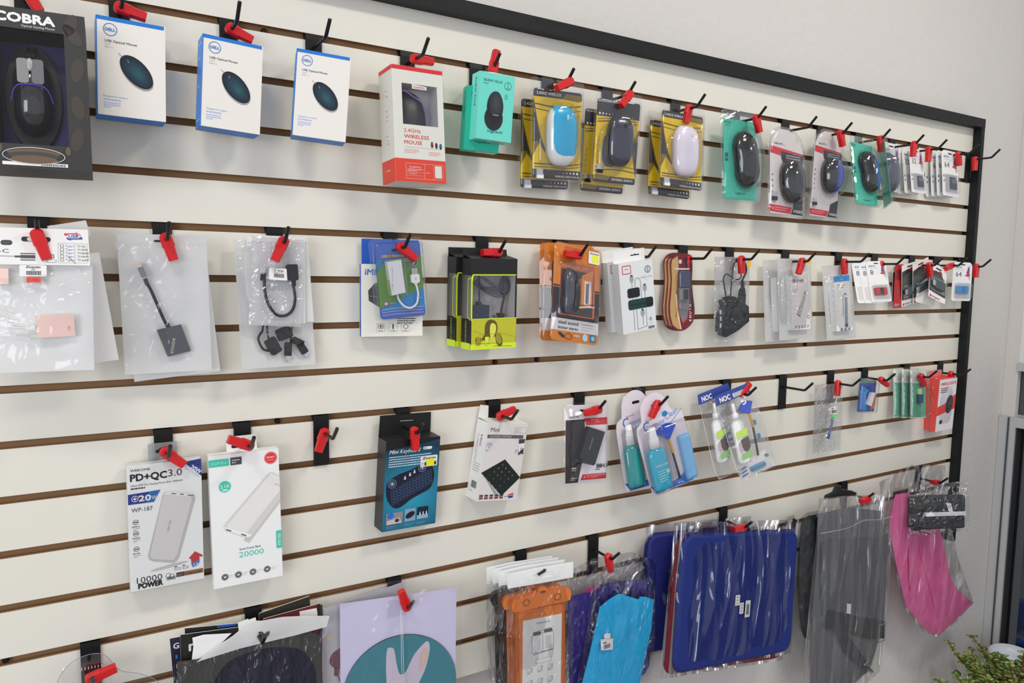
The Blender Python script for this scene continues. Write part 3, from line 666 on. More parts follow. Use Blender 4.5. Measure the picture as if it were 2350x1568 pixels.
# --- six yellow and black blister packs with wireless mice, two on each hook
YE = mat((224, 170, 24), .35, coat=.3, k=1.45); YD = mat((120, 100, 40), .4); YK = mat((52, 50, 54), .35, coat=.3); YN = mat((80, 72, 46), .4)
def yellow(key, label, kind, off=None, grp='yellow wireless mouse packs'):
    it = It(key, 'mouse_blister_pack', label, 'blister pack', grp, off=off or (0, 0, 0)); H = it.H; q = it.b()
    flip = kind == 'dark'
    if flip: q.mode = ('flip', 0)
    q.prism(rpts(0, 0, 100, H, 5), -.0008, 0, YE)
    def lift(p, **k): return p
    q.poly(rpts(0, 0, 100, 13, (5, 5, .1, .1)), YK); q.poly([(66, 4), (58, 13), (96, 15), (99, 5)], YD, 2); q.text('2.4GHZ WIRELESS', 6, 9.5, 6.5, OFFW, 2, wid=50, bold=.03)
    q.poly([(0, 14), (8, 50), (16, 78), (26, 100), (26, 106), (12, 90), (0, 112)], YD, 2); q.poly([(0, 16), (6, 50), (14, 80), (24, 101), (12, 86), (0, 88)], YK, 3)
    for v in (25, 33): q.line([(3, v), (30, v+2.5), (62, v+2), (98, v-3)], 1.6 if v == 25 else 1, YK, 3)
    for v in (124, 129): q.line([(3, v), (40, v), (70, v+1), (97, v-3)], 1 if v == 129 else 1.6, YK, 3)
    q.poly(rpts(0, 133, 100, H, (.1, .1, 5, 5)), YK, 2)
    for i in range(6): q.ell(56+i*7.5, 137.6, .6+i*.35, .6+i*.35, OFFW, 4, n=12)
    q.text('WIRELESS OFFICE MOUSE', 98, H-2.4, 4.6, OFFW, 4, 'R', wid=52, bold=.03)
    for i in range(5): q.ring(92, 40+i*11, 2.6, .5, YN, 3, n=16); q.line([(92, 43.5+i*11), (92, 47+i*11)], .6, YN, 3)
    q.mode = None; q.end('printed_card')
    u0, v0 = (55, 76) if not flip else (54, 82)
    q = it.b()
    W2 = mat((228, 226, 230), .25, coat=.5)
    if kind == 'blue': mf = lambda x, y: mat((24, 160, 205), .25, coat=.5) if ((x-.12)/.90)**4 + ((y+.2)/.86)**4 < 1 else W2
    elif kind == 'dark': mf = lambda x, y: mat((46, 46, 62), .3, coat=.5)
    else: mf = lambda x, y: mat((214, 206, 224), .25, coat=.5)
    q.dome(u0, v0, 30, 51, .020, .001, W2, p=3, flat=3.2, mf=mf, nr=60 if kind == 'blue' else 10, n=160 if kind == 'blue' else 40); m_ = q.end('computer_mouse')
    wheel(it, m_, u0+4, v0-30, .0195, 2.2, 5, OFFW if kind != 'dark' else PLB)
    q = it.b(); q.box(6, 133, 19, 143, .0005, .005, STEEL); q.box(7, 142, 20, 149, .0005, .006, W2 if kind != 'dark' else PLB); q.end('usb_receiver')
    q = it.b(); q.prism(rpts(-5, -18, 105, H+4, 6), -.0016, -.0010, SHELL)       # flange, then the formed body and the mouse dome
    q.loft([[(u, v, z) for u, v in rpts(a, b, c, d, 4)][::-1] for a, b, c, d, z in ((-2, -2, 102, H+1, -.001), (-1, -1, 101, H, .005), (3, 3, 97, H-4, .006))], SHELL, cap0=False)
    q.dome(u0, v0, 34, 56, .0225, .006, SHELL, p=3, flat=3.6); q.end('clear_shell')
bk = (-.012, .022, -.0165)
yellow('yel1', 'yellow and black blister pack with a light blue mouse', 'blue')
yellow('yel1', 'yellow pack mostly hidden behind the light blue mouse pack', 'blue', bk)
yellow('yel2', 'yellow and black blister pack with a dark grey mouse', 'dark')
yellow('yel2', 'yellow pack mostly hidden behind the dark grey mouse pack', 'dark', bk)
yellow('yel3', 'yellow and black blister pack with a pale lilac mouse', 'lilac')
yellow('yel3', 'yellow pack mostly hidden behind the pale lilac mouse pack', 'lilac', bk)
# --- turquoise card blister with black mouse
def tealpack(key, label, mousemat, oval=None, dome=True, back=False, pose=None, grp='turquoise mouse blister packs', hh=.027):
    it = It(key, 'mouse_blister_pack', label, 'blister pack', grp, pose=pose); H = it.H; q = it.b()
    q.prism(rpts(3, 17, 88, H-2, (1, 1, 8, 8)), -.0008, 0, mat((62, 172, 152), .4, coat=.3))
    q.text('M220', 6, 26, 7, TI, 1, wid=16, bold=.03); q.lines(6, 29, 30, 1, 3, 1.2, TI, 1); q.rr(6, 82, 14, 90, 1, mat((60, 70, 130), .5)); q.bars(6, 92, 14, 98, INK)
    q.text('logitech', 46, H-12, 7, TI, 1, 'C', wid=26, bold=.02); q.end('printed_card')
    q = it.b(); q.dome(56, 92, 33, 55, hh, .001, mousemat, rot=-7, p=2.2, flat=2.4, waist=.16, mf=(lambda x, y: oval if oval and x > .0 and abs(y) < .8 else mousemat)); m_ = q.end('computer_mouse'); wheel(it, m_, 54, 60, hh-.002, 2.5, 6)
    q = it.b(); g_ = SHELLG
    q.loft([[(u, v, z) for u, v in rpts(a, b, c, d, r)][::-1] for a, b, c, d, r, z in ((-3, -2, 103, H+2, 14, -.002), (-1, 0, 101, H, 13, -.001), (1, 2, 98, H-2, 12, .006), (4, 5, 95, H-5, 10, .008))], g_)
    q.dome(56, 92, 38, 62, hh, .008, g_, rot=-7, p=2.4, flat=3); q.end('clear_shell')
tealpack('teal', 'turquoise blister pack with a glossy black mouse, hanging straight', mat((26, 25, 28), .12, coat=.8))
# --- two white red and black blister packs
def ngon(key, label, side):
    it = It(key, 'mouse_blister_pack', label, 'blister pack', 'white and red mouse blister packs'); H = it.H; q = it.b()
    WK = mat((206, 198, 196), .4); RK = mat((196, 26, 40), .4); KK = mat((34, 34, 38), .4)
    arch = [(2, 45), (5, 30), (14, 12), (30, 3), (55, 3), (74, 10), (88, 24), (97, 45), (98, H-4), (94, H-1), (5, H-1), (2, H-4)]
    q.prism(arch, -.0008, 0, WK); q.text('ARGOM', 14, 37, 6, KK, 1, wid=24, bold=.03); q.lines(38, 36, 22, 1, 2, .8, GREY)
    q.poly([(4, 41), (98, 50), (98, 53), (32, 50), (32, 60), (3, 56)], RK, 1); q.poly([(32, 50), (98, 54), (98, 110), (60, 95), (42, 78), (34, 64)], KK, 2); q.lines(48, 57, 42, 3, 5, 2, LGREY, 3)
    q.poly([(2, H-20), (68, H-18), (63, H-4), (3, H-5)], RK, 1); q.text('>', 10, H-9, 9, OFFW, 2, bold=.05); q.lines(17, H-15, 38, 2, 4.5, 1.5, mat((240, 160, 160), .5), 2)
    q.poly([(72, H-36), (98, H-48), (98, H-3), (64, H-3), (70, H-19)], KK, 2); q.text('MS02', 97, H-7, 9, OFFW, 3, 'R', wid=25, bold=.04)
    for i in range(5): q.ell(10, 102+i*12, 1.6, 2, DGREY, 1)
    q.end('printed_card')
    q = it.b(); k1 = mat((28, 28, 30), .1, coat=.9)
    q.dome(63, 112, 34, 47, .026, .001, k1, rot=-5, p=2.3, flat=2.4, mf=(lambda x, y: side if side and x > -.08 else k1)); m_ = q.end('computer_mouse'); wheel(it, m_, 60, 80, .023, 2.5, 6)
    q = it.b(); q.box(8, H-46, 20, H-36, .0005, .005, STEEL); q.box(8, H-36, 20, H-28, .0005, .006, PLB); q.end('usb_receiver')
    q = it.b(); A = [(u, v) for u, v in arch]
    def rg(k, z): return [(50+(u-50)*k, H/2+(v-H/2)*k, z) for u, v in A][::-1]
    q.loft([rg(1.07, -.002), rg(1.05, -.001), rg(1.02, .006), rg(.96, .008)], SHELL); q.dome(63, 112, 40, 55, .028, .008, SHELL, rot=-5, p=2.5, flat=3); q.end('clear_shell')
ngon('ngb', 'white and red blister pack with an all-black mouse', None)
ngon('ngbl', 'white and red blister pack with a black and blue mouse', mat((40, 60, 150), .15, coat=.8))
# --- skewed turquoise packs on one hook
tealpack('tA', 'skewed turquoise blister pack with a blue-sided mouse', mat((24, 24, 26), .12, coat=.8), mat((18, 86, 160), .35))
tealpack('tB', 'turquoise pack turned edge-on with a grey mouse bulging out', mat((78, 74, 92), .2, coat=.8), pose=(1.733, -.084, -.012, 45, -8, -6, .095, .170), hh=.038)
# --- memory card packs
def sdcard(key, label, txt, n, off=(0, 0, 0), usb=None, grp='small white memory card packs'):
    it = It(key, 'memory_card_pack' if not usb else 'usb_stick_pack', label, 'card pack', grp, off=off); H = it.H; q = it.b()
    C1 = mat((226, 220, 218), .45)
    q.prism(rpts(0, 0, 100, H, (18, 18, 8, 8)), -.0006, 0, C1)
    q.rr(40, 7, 62, 11, 2, BLACK, 1); q.text('ADATA', 12, 22, 9, mat((70, 74, 150), .5), 1, wid=34, bold=.04); q.rect(12, 27, 58, 28, GREY, 1)
    q.text(txt, 16, 52, 26, mat((70, 66, 90), .5), 1, wid=15*len(txt), bold=.0)
    for i, (c, pts) in enumerate((((196, 30, 50), [(62, 48), (78, 40), (84, 52)]), ((90, 60, 160), [(70, 40), (80, 12), (84, 42)]), ((220, 40, 60), [(78, 42), (86, 6), (86, 46)]), ((240, 170, 40), [(84, 50), (90, 56), (86, 66)]), ((40, 130, 190), [(80, 44), (88, 40), (88, 54)]))):
        q.poly(pts, mat(c, .5), 1+i)
    if usb:
        q.rr(10, H-62, 92, H-12, 5, mat((200, 196, 194), .4), 1)
    else:
        q.rect(8, H-64, 13, H-56, DGREY); q.rect(8, H-48, 13, H-42, DGREY)
        q.rr(20, H-66, 92, H-12, 4, LGREY, 1); q.rr(23, H-63, 89, H-15, 3, mat((170, 168, 176), .4), 2)
    q.end('printed_card')
    if n:
        q = it.b()
        if usb:
            a_, b_ = usb; q.rbox(20, H-54, 78, H-26, 5, .0007, .006, a_); q.rbox(42, H-52, 60, H-28, 2, .001, .0066, b_); q.end('usb_stick')
        else:
            q.prism([(44, H-58), (74, H-58), (84, H-48), (84, H-22), (44, H-22)], .001, .003, mat((46, 60, 72), .4)); q.rect(50, H-52, 78, H-40, mat((96, 110, 118), .5), 1, .003); q.end('memory_card')
        q = it.b(); q.rbox(14, H-64, 96, H-9, 6, .0004, .008, SHELL, 3); q.end('clear_bubble')
sdcard('sd1', 'memory card pack half covered by the turned grey mouse pack', '', 1)
sdcard('sd2', 'memory card pack marked 32 in front of thin stack', '32', 1)
for i in range(3): sdcard('sd2', 'memory card pack, %s one behind the front card marked 32' % NTH[i], '32', 0, (-.012*(i+1), .012*(i+1), -.002*(i+1)))
sdcard('sd3', 'memory card pack marked 64 at the front of its stack', '64', 1)
for i in range(4): sdcard('sd3', 'memory card pack, %s one behind the front card marked 64' % NTH[i], '64', 0, (-.010*(i+1), .010*(i+1), -.0015*(i+1)))
# ================================================================ SECOND ROW
def plug(q, u, v, w_, h, rot, m, z0=.0008, z1=.006, tip=None, tl=4):
    """small connector: body and metal end, turned about its middle"""
    ca, sa = math.cos(R(rot)), math.sin(R(rot))
    def tr(p): return [(u+x*ca-y*sa, v+x*sa+y*ca) for x, y in p]
    q.prism(tr(rpts(-w_/2, -h/2, w_/2, h/2, min(w_, h)*.18)), z0, z1, m)
    if tip: q.prism(tr([(-w_*.36, -h/2-tl), (w_*.36, -h/2-tl), (w_*.36, -h/2), (-w_*.36, -h/2)]), z0+.0008, z1-.0008, tip)
def pack(it, m, a=0, b=0, c=100, d=None, t=.006, seed=1, z=0, amp=.0008, name='plastic_bag', zip_=True, **k):
    d = d or it.H; q = it.b(); q.sheet(a, b, c, d, t, m, seed, z=z, amp=amp, **k)
    if zip_:
        for v in (b+11, b+13): q.tube([(a+1, v, z+.0012), (c-1, v, z+.0012)], .0004, m, n=6, spl=False)
    for u0, u1, v0, v1 in ((a, a+1.5, b, d), (c-1.5, c, b, d)): pass
    return q.end(name)
def slot(it, u, v, w_=13, z=.0036):
    q = it.b(); q.rr(u-w_/2, v-1.3, u+w_/2, v+1.3, 1.2, BLACK, 1, z); return q.end('hang_slot')
# --- large bag with a printed USB header card at the left edge
ROSE = mat((222, 184, 176), .35, metal=.2); ROSEL = mat((240, 216, 208), .35)
def headerbag(off, label, front):
    it = It('bagL', 'adapter_bag', label, 'bagged adapter', 'adapter bags with printed header', off=off); H = it.H
    if front:
        q = it.b(); K = mat((70, 68, 70), .5); q.prism([(0, 0), (98, 0), (99.5, 38), (1, 38)], .0040, .0046, OFFW); z = .0046
        q.rr(38, 9, 64, 14, 2.3, BLACK, 1, z); q.rr(43, 9.4, 60, 13.6, 2, mat((196, 190, 180), .6), 2, z); q.rr(20, 13, 30, 18, 2.4, DGREY, 1, z); q.ring(25, 15.5, 5, .6, INK, 2, rv=2.6, z=z)
        q.text('USB3.1-C', 27, 26, 5.6, K, 1, 'R', wid=36, z=z); q.line([(0, 29), (33, 29.5)], .9, GREY, 1, z); q.rect(32, 28.7, 37, 30.6, K, 1, z)
        for i, (a_, t_) in enumerate(((26, 1), (28, 3.4), (32.6, 1))): q.rect(37, a_, 50, a_+t_, K, 1, z)
        q.lines(4, 34, 26, 1, 2, 1.5, K, 1, 3, z); q.frame(62, 27.2, 66.5, 30.6, .6, K, 1, z); q.rr(60, 32.4, 69, 35.6, 1.4, GREY, 1, z); q.rr(60.6, 32.9, 68.4, 35.1, 1.1, OFFW, 2, z)
        q.poly([(76, 4.5), (87, 4), (87, 3), (92, 6.5), (90, 7), (76.5, 7)], mat((200, 70, 74), .5), 1, z); q.poly([(92.5, 8), (78, 9), (79, 11), (82.5, 12), (82.5, 11), (93, 10.6)], mat((60, 72, 150), .5), 1, z)
        q.rr(79, 5.4, 90.5, 9.6, 2, OFFW, 2, z); q.text('USB', 84.6, 8.9, 4.6, mat((60, 72, 150), .5), 3, 'C', wid=9, bold=.06, shear=.2, z=z)
        BL_ = mat((120, 120, 170), .5)
        for i, s_ in enumerate(('Type-C TO VGA', 'Type-C TO HDMI', 'Type-C TO HUB+RJ45', 'Type-C TO HUB+PD', 'Type-C TO miniDP')):
            v = 19+i*3.6; q.frame(72.5, v-2.3, 75.5, v+.2, .35, K, 1, z); q.text(s_[:6], 77, v, 3.4, BL_, 1, wid=9.6, z=z); q.text(s_[7:], 88, v, 3.1, K, 1, wid=[9.5, 11, 13, 13, 13][i]*.8, z=z)
        for a_, b_ in (((70.5, 15), (97, 15)), ((70.5, 35.5), (97.5, 35.5)), ((70.5, 15), (70.5, 35.5)), ((97, 15), (97.5, 35.5))):
            n = 16
            for j in range(n): q.line([(a_[0]+(b_[0]-a_[0])*j/n, a_[1]+(b_[1]-a_[1])*j/n), (a_[0]+(b_[0]-a_[0])*(j+.6)/n, a_[1]+(b_[1]-a_[1])*(j+.6)/n)], .3, K, 1, z)
        q.line([(80, 29), (86, 36)], .4, INK, 2, z); q.end('header_card')
        q = it.b(); q.rr(36, 38.5, 60, 50, 1.2, OFFW, 1, .0052); q.text('Zoecan', 48, 41.5, 3.4, INK, 2, 'C', wid=13, bold=.05, shear=.2, z=.0052); q.text('A85', 48, 43.8, 2.2, K, 2, 'C', z=.0052); q.bars(42, 44.4, 55, 48.6, INK, 2, z=.0052); q.rr(42, 50.6, 54.6, 56.4, .6, mat((255, 60, 44), .5, k=1.6), 1, .0052); q.text('11 900', 43.5, 55, 3.6, mat((190, 40, 40), .5), 2, wid=9, z=.0052); q.end('price_label')
        q = it.b(); q.prism([(49, 90), (83, 89), (84.5, 112), (50.5, 113.5)], -.001, .0042, ROSEL, front=ROSE); q.text('USB', 80, 104, 3, mat((190, 150, 144), .5), 1, 'C', rot=90, z=.0044); q.end('rose_gold_adapter')
        q = it.b(); q.tube([(8, 82, .001), (20, 84, .002), (25, 92, .002), (24, 100, .002), (32, 103, .002), (41, 103, .002)], .0011, OFFW, n=8); q.box(40, 100.5, 49, 105.5, 0, .004, OFFW); q.end('cable')
        q = it.b(); q.box(8, 42, 26, 58, 0, .004, ROSEL, front=ROSE); q.end('rose_gold_adapter')
    else:
        q = it.b(); q.prism([(60, -2), (93, -7), (95, 6), (58, 8)], .001, .0016, OFFW); q.end('header_card')
    if front: return pack(it, FRONT, 0, 36, 101, H, .018, 4, zip_=False, amp=.0007, mb=MILKD)
    return pack(it, MILKD, 0, 36, 101, H, .003, 4, zip_=False, amp=.0006)
headerbag((0, 0, 0), 'clear bag with a printed header card and rose gold adapter', True)
it = It('bagL', 'adapter_bag', 'tilted clear bag sticking out behind the header card bag', 'bagged adapter', 'adapter bags with printed header', pose=(-.087, -.032, -.333, -4, -4, 7.5, .126, .181))
q = it.b(); q.prism([(58, -8), (94, -11), (96, 6), (58, 8)], .001, .0016, OFFW); q.end('header_card'); pack(it, MILKD, 0, 24, 101, it.H-2, .003, 4, zip_=False, amp=.0005)
# --- milky zip bags with a braided adapter
def stouchi(label, front, off=(0, 0, 0), pose=None):
    it = It('bagS', 'adapter_bag', label, 'bagged adapter', 'milky zip bags with braided adapters', off=off, pose=pose); H = it.H
    if front:
        q = it.b(); G = mat((74, 76, 82), .4); q.prism([(38, 118), (66, 112), (76, 146), (49, 152)], -.001, .0045, G); q.text('STOUCHI', 57, 139, 4.4, mat((190, 180, 165), .4), 1, 'C', rot=80, wid=19, bold=.04, z=.0046)
        q.end('adapter_block')
        q = it.b(); q.tube([(29.5, 60, .001), (33, 66, .001), (38, 80, .001), (43, 95, .001), (47, 106, .001), (51, 115, .001)], .0021, mat((62, 64, 74), .6, bump=1., bs=600)); q.tube([(28, 54, .001), (30.5, 62, .001)], .0027, mat((50, 52, 56), .5), spl=False); q.tube([(50, 110, .001), (52, 116, .001)], .0027, mat((50, 52, 56), .5), spl=False); q.end('braided_cable')
        q = it.b(); plug(q, 25.5, 46, 6.4, 13, -20, mat((120, 122, 128), .25, metal=.6), tip=mat((200, 170, 160), .4, metal=.4), tl=5); q.end('connector')
        slot(it, 46, 8, 12)
    return pack(it, FRONT if front else MILKD, 0, 0, 100, H, .012 if front else .003, 3+front, amp=.0007, mb=MILKD)
stouchi('milky zip bag holding a dark adapter on braided cable', True)
stouchi('second milky zip bag peeking out behind the braided adapter bag', False, pose=POSE['bagSB'])
# --- small cable bags in front of the larger bag of plugs
PK = mat((34, 34, 38), .45)
it = It('bagC2', 'cable_bag', 'large milky bag with loose black plugs at its bottom', 'bagged cable'); H = it.H
q = it.b(); q.tube([(30, 118, .002), (34, 106, .002), (46, 104, .003), (50, 106, .003)], .0016, PK); q.tube([(30, 118, .002), (24, 128, .002), (30, 142, .003), (44, 144, .003)], .0019, PK); q.tube([(36, 108, .004), (36, 122, .004), (38, 132, .004)], .0016, PK); q.tube([(70, 108, .004), (68, 124, .004), (66, 134, .004)], .0014, PK); q.end('cable')
for u, v, w_, h, r_, tp in ((42, 138, 15, 22, -28, None), (58, 122, 16, 20, 70, None), (62, 143, 8.5, 18, 186, STEEL), (76, 134, 8.5, 16, 118, STEEL), (82, 143, 9, 15, 150, STEEL)):
    q = it.b(); plug(q, u, v, w_, h, r_, PK, .002, .008, tp, 5); q.end('plug')
pack(it, FRONT, 0, 0, 100, H, .018, 6, z=.003, mb=MILKD)
def cbag(label, off, front, pose=None):
    it = It('bagC', 'cable_bag', label, 'bagged cable', 'small glossy cable bags on one hook', off=off, pose=pose); H = it.H
    if front:
        q = it.b(); q.tube([(26, 82, .002), (27, 100, .002), (34, 128, .002), (50, 150, .002), (68, 152, .002), (82, 140, .002), (86, 118, .002), (82, 92, .002)], .0023, PK); q.end('cable')
        q = it.b(); plug(q, 21, 66, 10, 14, 4, STEEL, tip=None); plug(q, 23, 78, 9, 16, 4, PK); q.end('plug')
        q = it.b(); plug(q, 78, 66, 22, 32, -6, PK, 0, .007); plug(q, 82, 87, 7, 12, -4, PK); q.end('socket_plug')
        q = it.b(); q.rr(33, 60, 69, 83, 2.5, OFFW, 1, .0062); q.text('Zoecan', 52, 66, 4.6, INK, 2, 'C', wid=18, bold=.05, shear=.2, z=.0062); q.text('DS-OTG', 52, 69.6, 3, DGREY, 2, 'C', wid=16, z=.0062); q.bars(43, 70.5, 62, 78, INK, 2, z=.0062); q.end('price_label')
    return pack(it, film(tint=(250, 250, 252), gloss=.12, rough=.1, bump=.8, bs=24) if front else MILKD, 0, 0, 100, H, .013 if front else .003, 8+front, amp=.0007, mb=film(tint=(244, 244, 248), milk=.6, gloss=.12, rough=.1, bump=.7, bs=30))
cbag('small glossy bag with a looped black cable, topmost of its stack', (0, 0, 0), True)
for i, (dx, dz, r_) in enumerate(((.004, .0015, 2.5), (.010, -.002, 6.5), (-.002, .000, -2.5))):
    X, Y, Z, a_, b_, c_, w_, h_ = POSE['bagC']; cbag('small glossy bag, %s one fanned out behind the looped cable bag' % NTH[i], (0, 0, 0), False, (X+dx, Y+.010+.007*i, Z+dz, a_, b_, c_+r_, w_, h_))
# --- white and blue ethernet adapter box, blister in front
BB = mat((66, 108, 184), .5); WB = mat((224, 216, 206), .5)
it = It('imexx', 'adapter_box', 'white box with blue spine behind the ethernet adapter blister', 'box'); H = it.H; q = it.b()
q.box(0, 0, 100, H, -.013, 0, WB, left=BB, top=BB); q.text('iMEXX', 6, 17, 13, BB, 1, wid=42, bold=.07, shear=.1)
q.poly([(11, 42), (22, 30), (40, 28), (40, 70), (28, 68), (12, 58)], mat((64, 64, 66), .5), 1); q.line([(12, 50), (40, 54)], .6, GREY, 2)
q.lines(58, 86, 30, 3, 3.6, 1.8, DGREY, 1)
for i, (u, s_) in enumerate(((31, 'RJ45'), (51, 'USB'), (71.5, 'Ethernet'))):
    q.rr(u-7, 94, u+7, 108, 2.5, GREY, 1); q.rr(u-6.5, 94.5, u+6.5, 107.5, 2.2, WB, 2); q.text(s_, u, 106.8, 2.4, DGREY, 3, 'C', wid=7)
q.frame(27, 96.5, 35, 102, .7, INK, 3); q.poly([(28.5, 98), (33.5, 98), (31, 101)], INK, 4); q.rect(50, 95.5, 52, 103.5, INK, 3); q.ring(72, 99.5, 4, .8, INK, 3)
q.mode = ('left', .013); q.text('iMEXX', 4, H-3, 9, OFFW, 1, rot=90, wid=26, bold=.06); q.text('CONVERTER', 4, 48, 6, LGREY, 1, rot=90, wid=38); q.mode = None
q.end('carton'); tab(it, 3, -40, 96, 0, -.011, mat((16, 78, 168), .5), label='blue cardboard hang tab')
it = It('eth', 'adapter_blister_pack', 'blue and green blister with a white ethernet adapter', 'blister pack'); H = it.H; q = it.b()
EB = mat((58, 88, 168), .4); EG = mat((86, 128, 50), .4); EC = mat((30, 120, 180), .4)
q.prism(rpts(0, 0, 100, H, 7), -.0007, 0, EB); q.poly([(0, 62), (10, 46), (30, 36), (60, 34), (100, 30), (100, 108), (76, 110), (40, 126), (0, 136)], EG, 1); q.poly([(0, 36), (10, 34), (14, 46), (0, 62)], mat((38, 110, 150), .4), 2)
q.poly([(0, 140), (30, 128), (60, 112), (100, 100), (100, 146), (0, 146)], EC, 2); q.poly(rpts(0, 142, 100, H, (.1, .1, 7, 7)), EB, 3)
for v in (139, 145, 151): q.line([(4, v), (30, v-1), (96, v+1)], .8, LGREY, 4)
q.text('USB2.0 Ethernet Adapter', 12, 31, 8, mat((216, 180, 40), .4), 4, wid=78, bold=.05); q.lines(60, 36, 22, 2, 4, 1.6, LGREY, 4, 5)
q.ring(82, 44, 10, 1.4, GREY, 4); q.ell(82, 44, 8.4, 8.4, mat((70, 90, 110), .4), 5); q.text('7', 82, 50, 16, mat((230, 200, 60), .4), 6, 'C', bold=.05)
q.ell(14, 127, 6, 4.4, mat((150, 90, 120), .5), 5); q.ell(14, 127, 3.6, 3, LGREY, 6); q.text('eFour', 22, 128.5, 4.5, LGREY, 5, wid=13); q.lines(82, 96, 14, 1, 4, 1.5, mat((180, 190, 60), .5), 5, 6); q.lines(84, 120, 12, 1, 4, 1.5, LGREY, 5, 6)
q.rr(36, 14, 58, 19, 2.3, BLACK, 4); q.end('printed_card')
q = it.b(); AW = mat((206, 204, 210), .35); q.prism([(20, 38), (52, 36), (54, 104), (23, 108)], .0005, .010, mat((150, 186, 90), .4)); q.prism([(19, 40), (50, 38), (53.5, 106), (24, 110)], .001, .0135, mat((228, 228, 232), .3), front=AW); q.text('USB 2.0 LAN', 27, 100, 4, GREY, 1, rot=86, wid=48, z=.0136); q.end('white_adapter')
q = it.b(); q.tube([(38, 108, .006), (41, 122, .006), (52, 136, .006), (66, 140, .006), (79, 132, .006), (84, 114, .006), (83, 100, .006), (80, 90, .006)], .0019, mat((226, 226, 230), .3)); q.end('cable')
q = it.b(); q.prism(rpts(71, 70, 90, 88, 3), .001, .0075, mat((228, 228, 230), .3)); q.poly([(75, 88), (87, 88), (84, 92), (78, 92)], OFFW, 1, .006); q.prism(rpts(74, 57, 87, 71, .5), .002, .0065, mat((170, 168, 166), .3, metal=.5)); q.text('Y', 81, 82, 7, DGREY, 1, 'C', z=.0076); q.end('plug')
q = it.b(); q.prism(rpts(-12, -8, 106, H+3, 9), -.0016, -.0011, SHELL); q.loft([[(u, v, z) for u, v in rpts(*p, 6)][::-1] for *p, z in ((-5, -2, 103, H+1, -.001), (-3, 0, 102, H, .009), (0, 3, 99, H-3, .011))], SHELL, cap0=False)
q.rbox(14, 34, 58, 112, 4, .011, .016, SHELL); q.end('clear_shell')
# --- lime and black headset boxes
LM = mat((190, 222, 40), .45, k=1.35); LMD = mat((178, 176, 40), .45); KB = mat((20, 20, 22), .5)
def headset(label, off, front):
    it = It('head', 'headset_box', label, 'box', 'black and lime headset boxes', off=off); H = it.H; q = it.b(); t = .030
    winbox(q, H, t, 0, 30, 96, 108, KB, KB, mat((176, 174, 172), .5), t-.001)
    q.poly([(2, 108), (100, 108), (99, H-9), (2, H-9)], LMD, 1); q.rect(0, H-10, 100, H, LM, 2)
    q.poly([(3, 28), (97, 28), (97, 30), (4, 30)], LM, 3); q.poly([(0, 34), (3, 28), (5, 30), (3, 40), (3, 105), (5, 112), (1, 111), (0, 105)], LM, 3); q.rect(0, 107.5, 100, 109, LM, 3)
    DK = mat((84, 74, 20), .5); MD = mat((140, 136, 36), .5)     # printed picture of a listener
    q.poly(smooth([(44, 110), (54, 114), (58, 126), (54, 138), (48, 146), (36, 150), (24, 146), (30, 136), (31, 120), (36, 112)]), DK, 3)
    q.poly(smooth([(47, 116), (54, 121), (54, 132), (49, 141), (43, 142), (41, 130), (42, 120)]), mat((206, 204, 84), .5), 4)
    q.poly(smooth([(40, 142), (50, 141), (60, 146), (66, 152), (24, 152), (27, 147)]), mat((196, 190, 60), .5), 5)
    q.ell(61, 147, 7, 13, DK, 5, -20); q.ell(60, 145, 5.5, 11, MD, 6, -20); q.line([(6, 128), (30, 138), (60, 134), (94, 142)], .5, MD, 5); q.line([(50, 158), (90, 160)], .6, DK, 5)
    for u in (11, 29): q.rr(u, 148, u+11, H-21, 1.5, DK, 6); q.rect(u+1.2, 151.5, u+9.8, 153.5, LM, 7); q.rect(u+1.2, 155, u+9.8, H-23, MD if u < 20 else LM, 7)
    T_ = t/it.w*100; q.mode = ('left', t); q.rect(0, H-12, T_, H, LM, 1); q.text('FASHION-IT', T_*.42, 112, 7.5, mat((150, 180, 40), .5), 1, rot=-90, wid=40)
    for pts in ([(T_, 34), (T_*.72, 38), (T_*.7, 104), (T_, 110)],): q.line(pts, 1.8, LM, 2)
    q.mode = None; q.end('carton')
    q = it.b(); q.prism([(0, -17), (94, -17), (96, -2), (100, 0), (0, 0)], -t+.002, -t+.003, KB); q.add([q.P(0, 0, 0), q.P(100, 0, 0), q.P(97, -6, -t+.003), q.P(1, -6, -t+.003)], [(0, 1, 2, 3)], mat((34, 34, 36), .5)); q.end('hang_tab')
    if front:
        z = -.014; q = it.b(); CB = mat((40, 42, 60), .4)
        q.tube([(26, 30, z), (27, 60, z), (27, 92, z)], .0016, CB)
        for i in range(5): q.tube([(12+2*i, 44-2*i, z+.001*i), (28+i, 54-i, z+.001*i), (46, 64-3*i, z+.002), (64, 70-4*i, z+.003), (80, 68-3*i, z+.004)], .0009, CB, n=6)
        for i in range(4): q.tube([(82+(12-i*2)*math.cos(t), 50+i+(17-2*i)*math.sin(t), z+.001*i) for t in [6.283*j/12 for j in range(13)]], .0009, CB, n=6)
        for i in range(3): q.tube([(30+3*i, 34+i, z), (44, 38+3*i, z+.002), (60, 50+2*i, z+.003), (78, 62-i, z+.004)], .0009, mat((70, 72, 96), .4), n=6)
        q.tube([(78, 32, z), (80, 60, z+.004), (77, 90, z), (75, 106, z)], .0022, mat((60, 40, 36), .5)); q.end('cable')
        q = it.b(); q.box(5, 84, 44, 108, -.026, -.006, mat((42, 46, 62), .4)); q.box(22, 78, 30, 85, -.018, -.010, mat((42, 46, 62), .4)); q.end('adapter_block')
        q = it.b(); q.box(69, 100, 79, 108, -.02, -.008, PLB); q.box(61, 104, 67, 108, -.02, -.012, mat((90, 90, 94), .4)); q.end('plug')
        filmrect(it, 0, 30, 96, 108, -.0004)
    return it
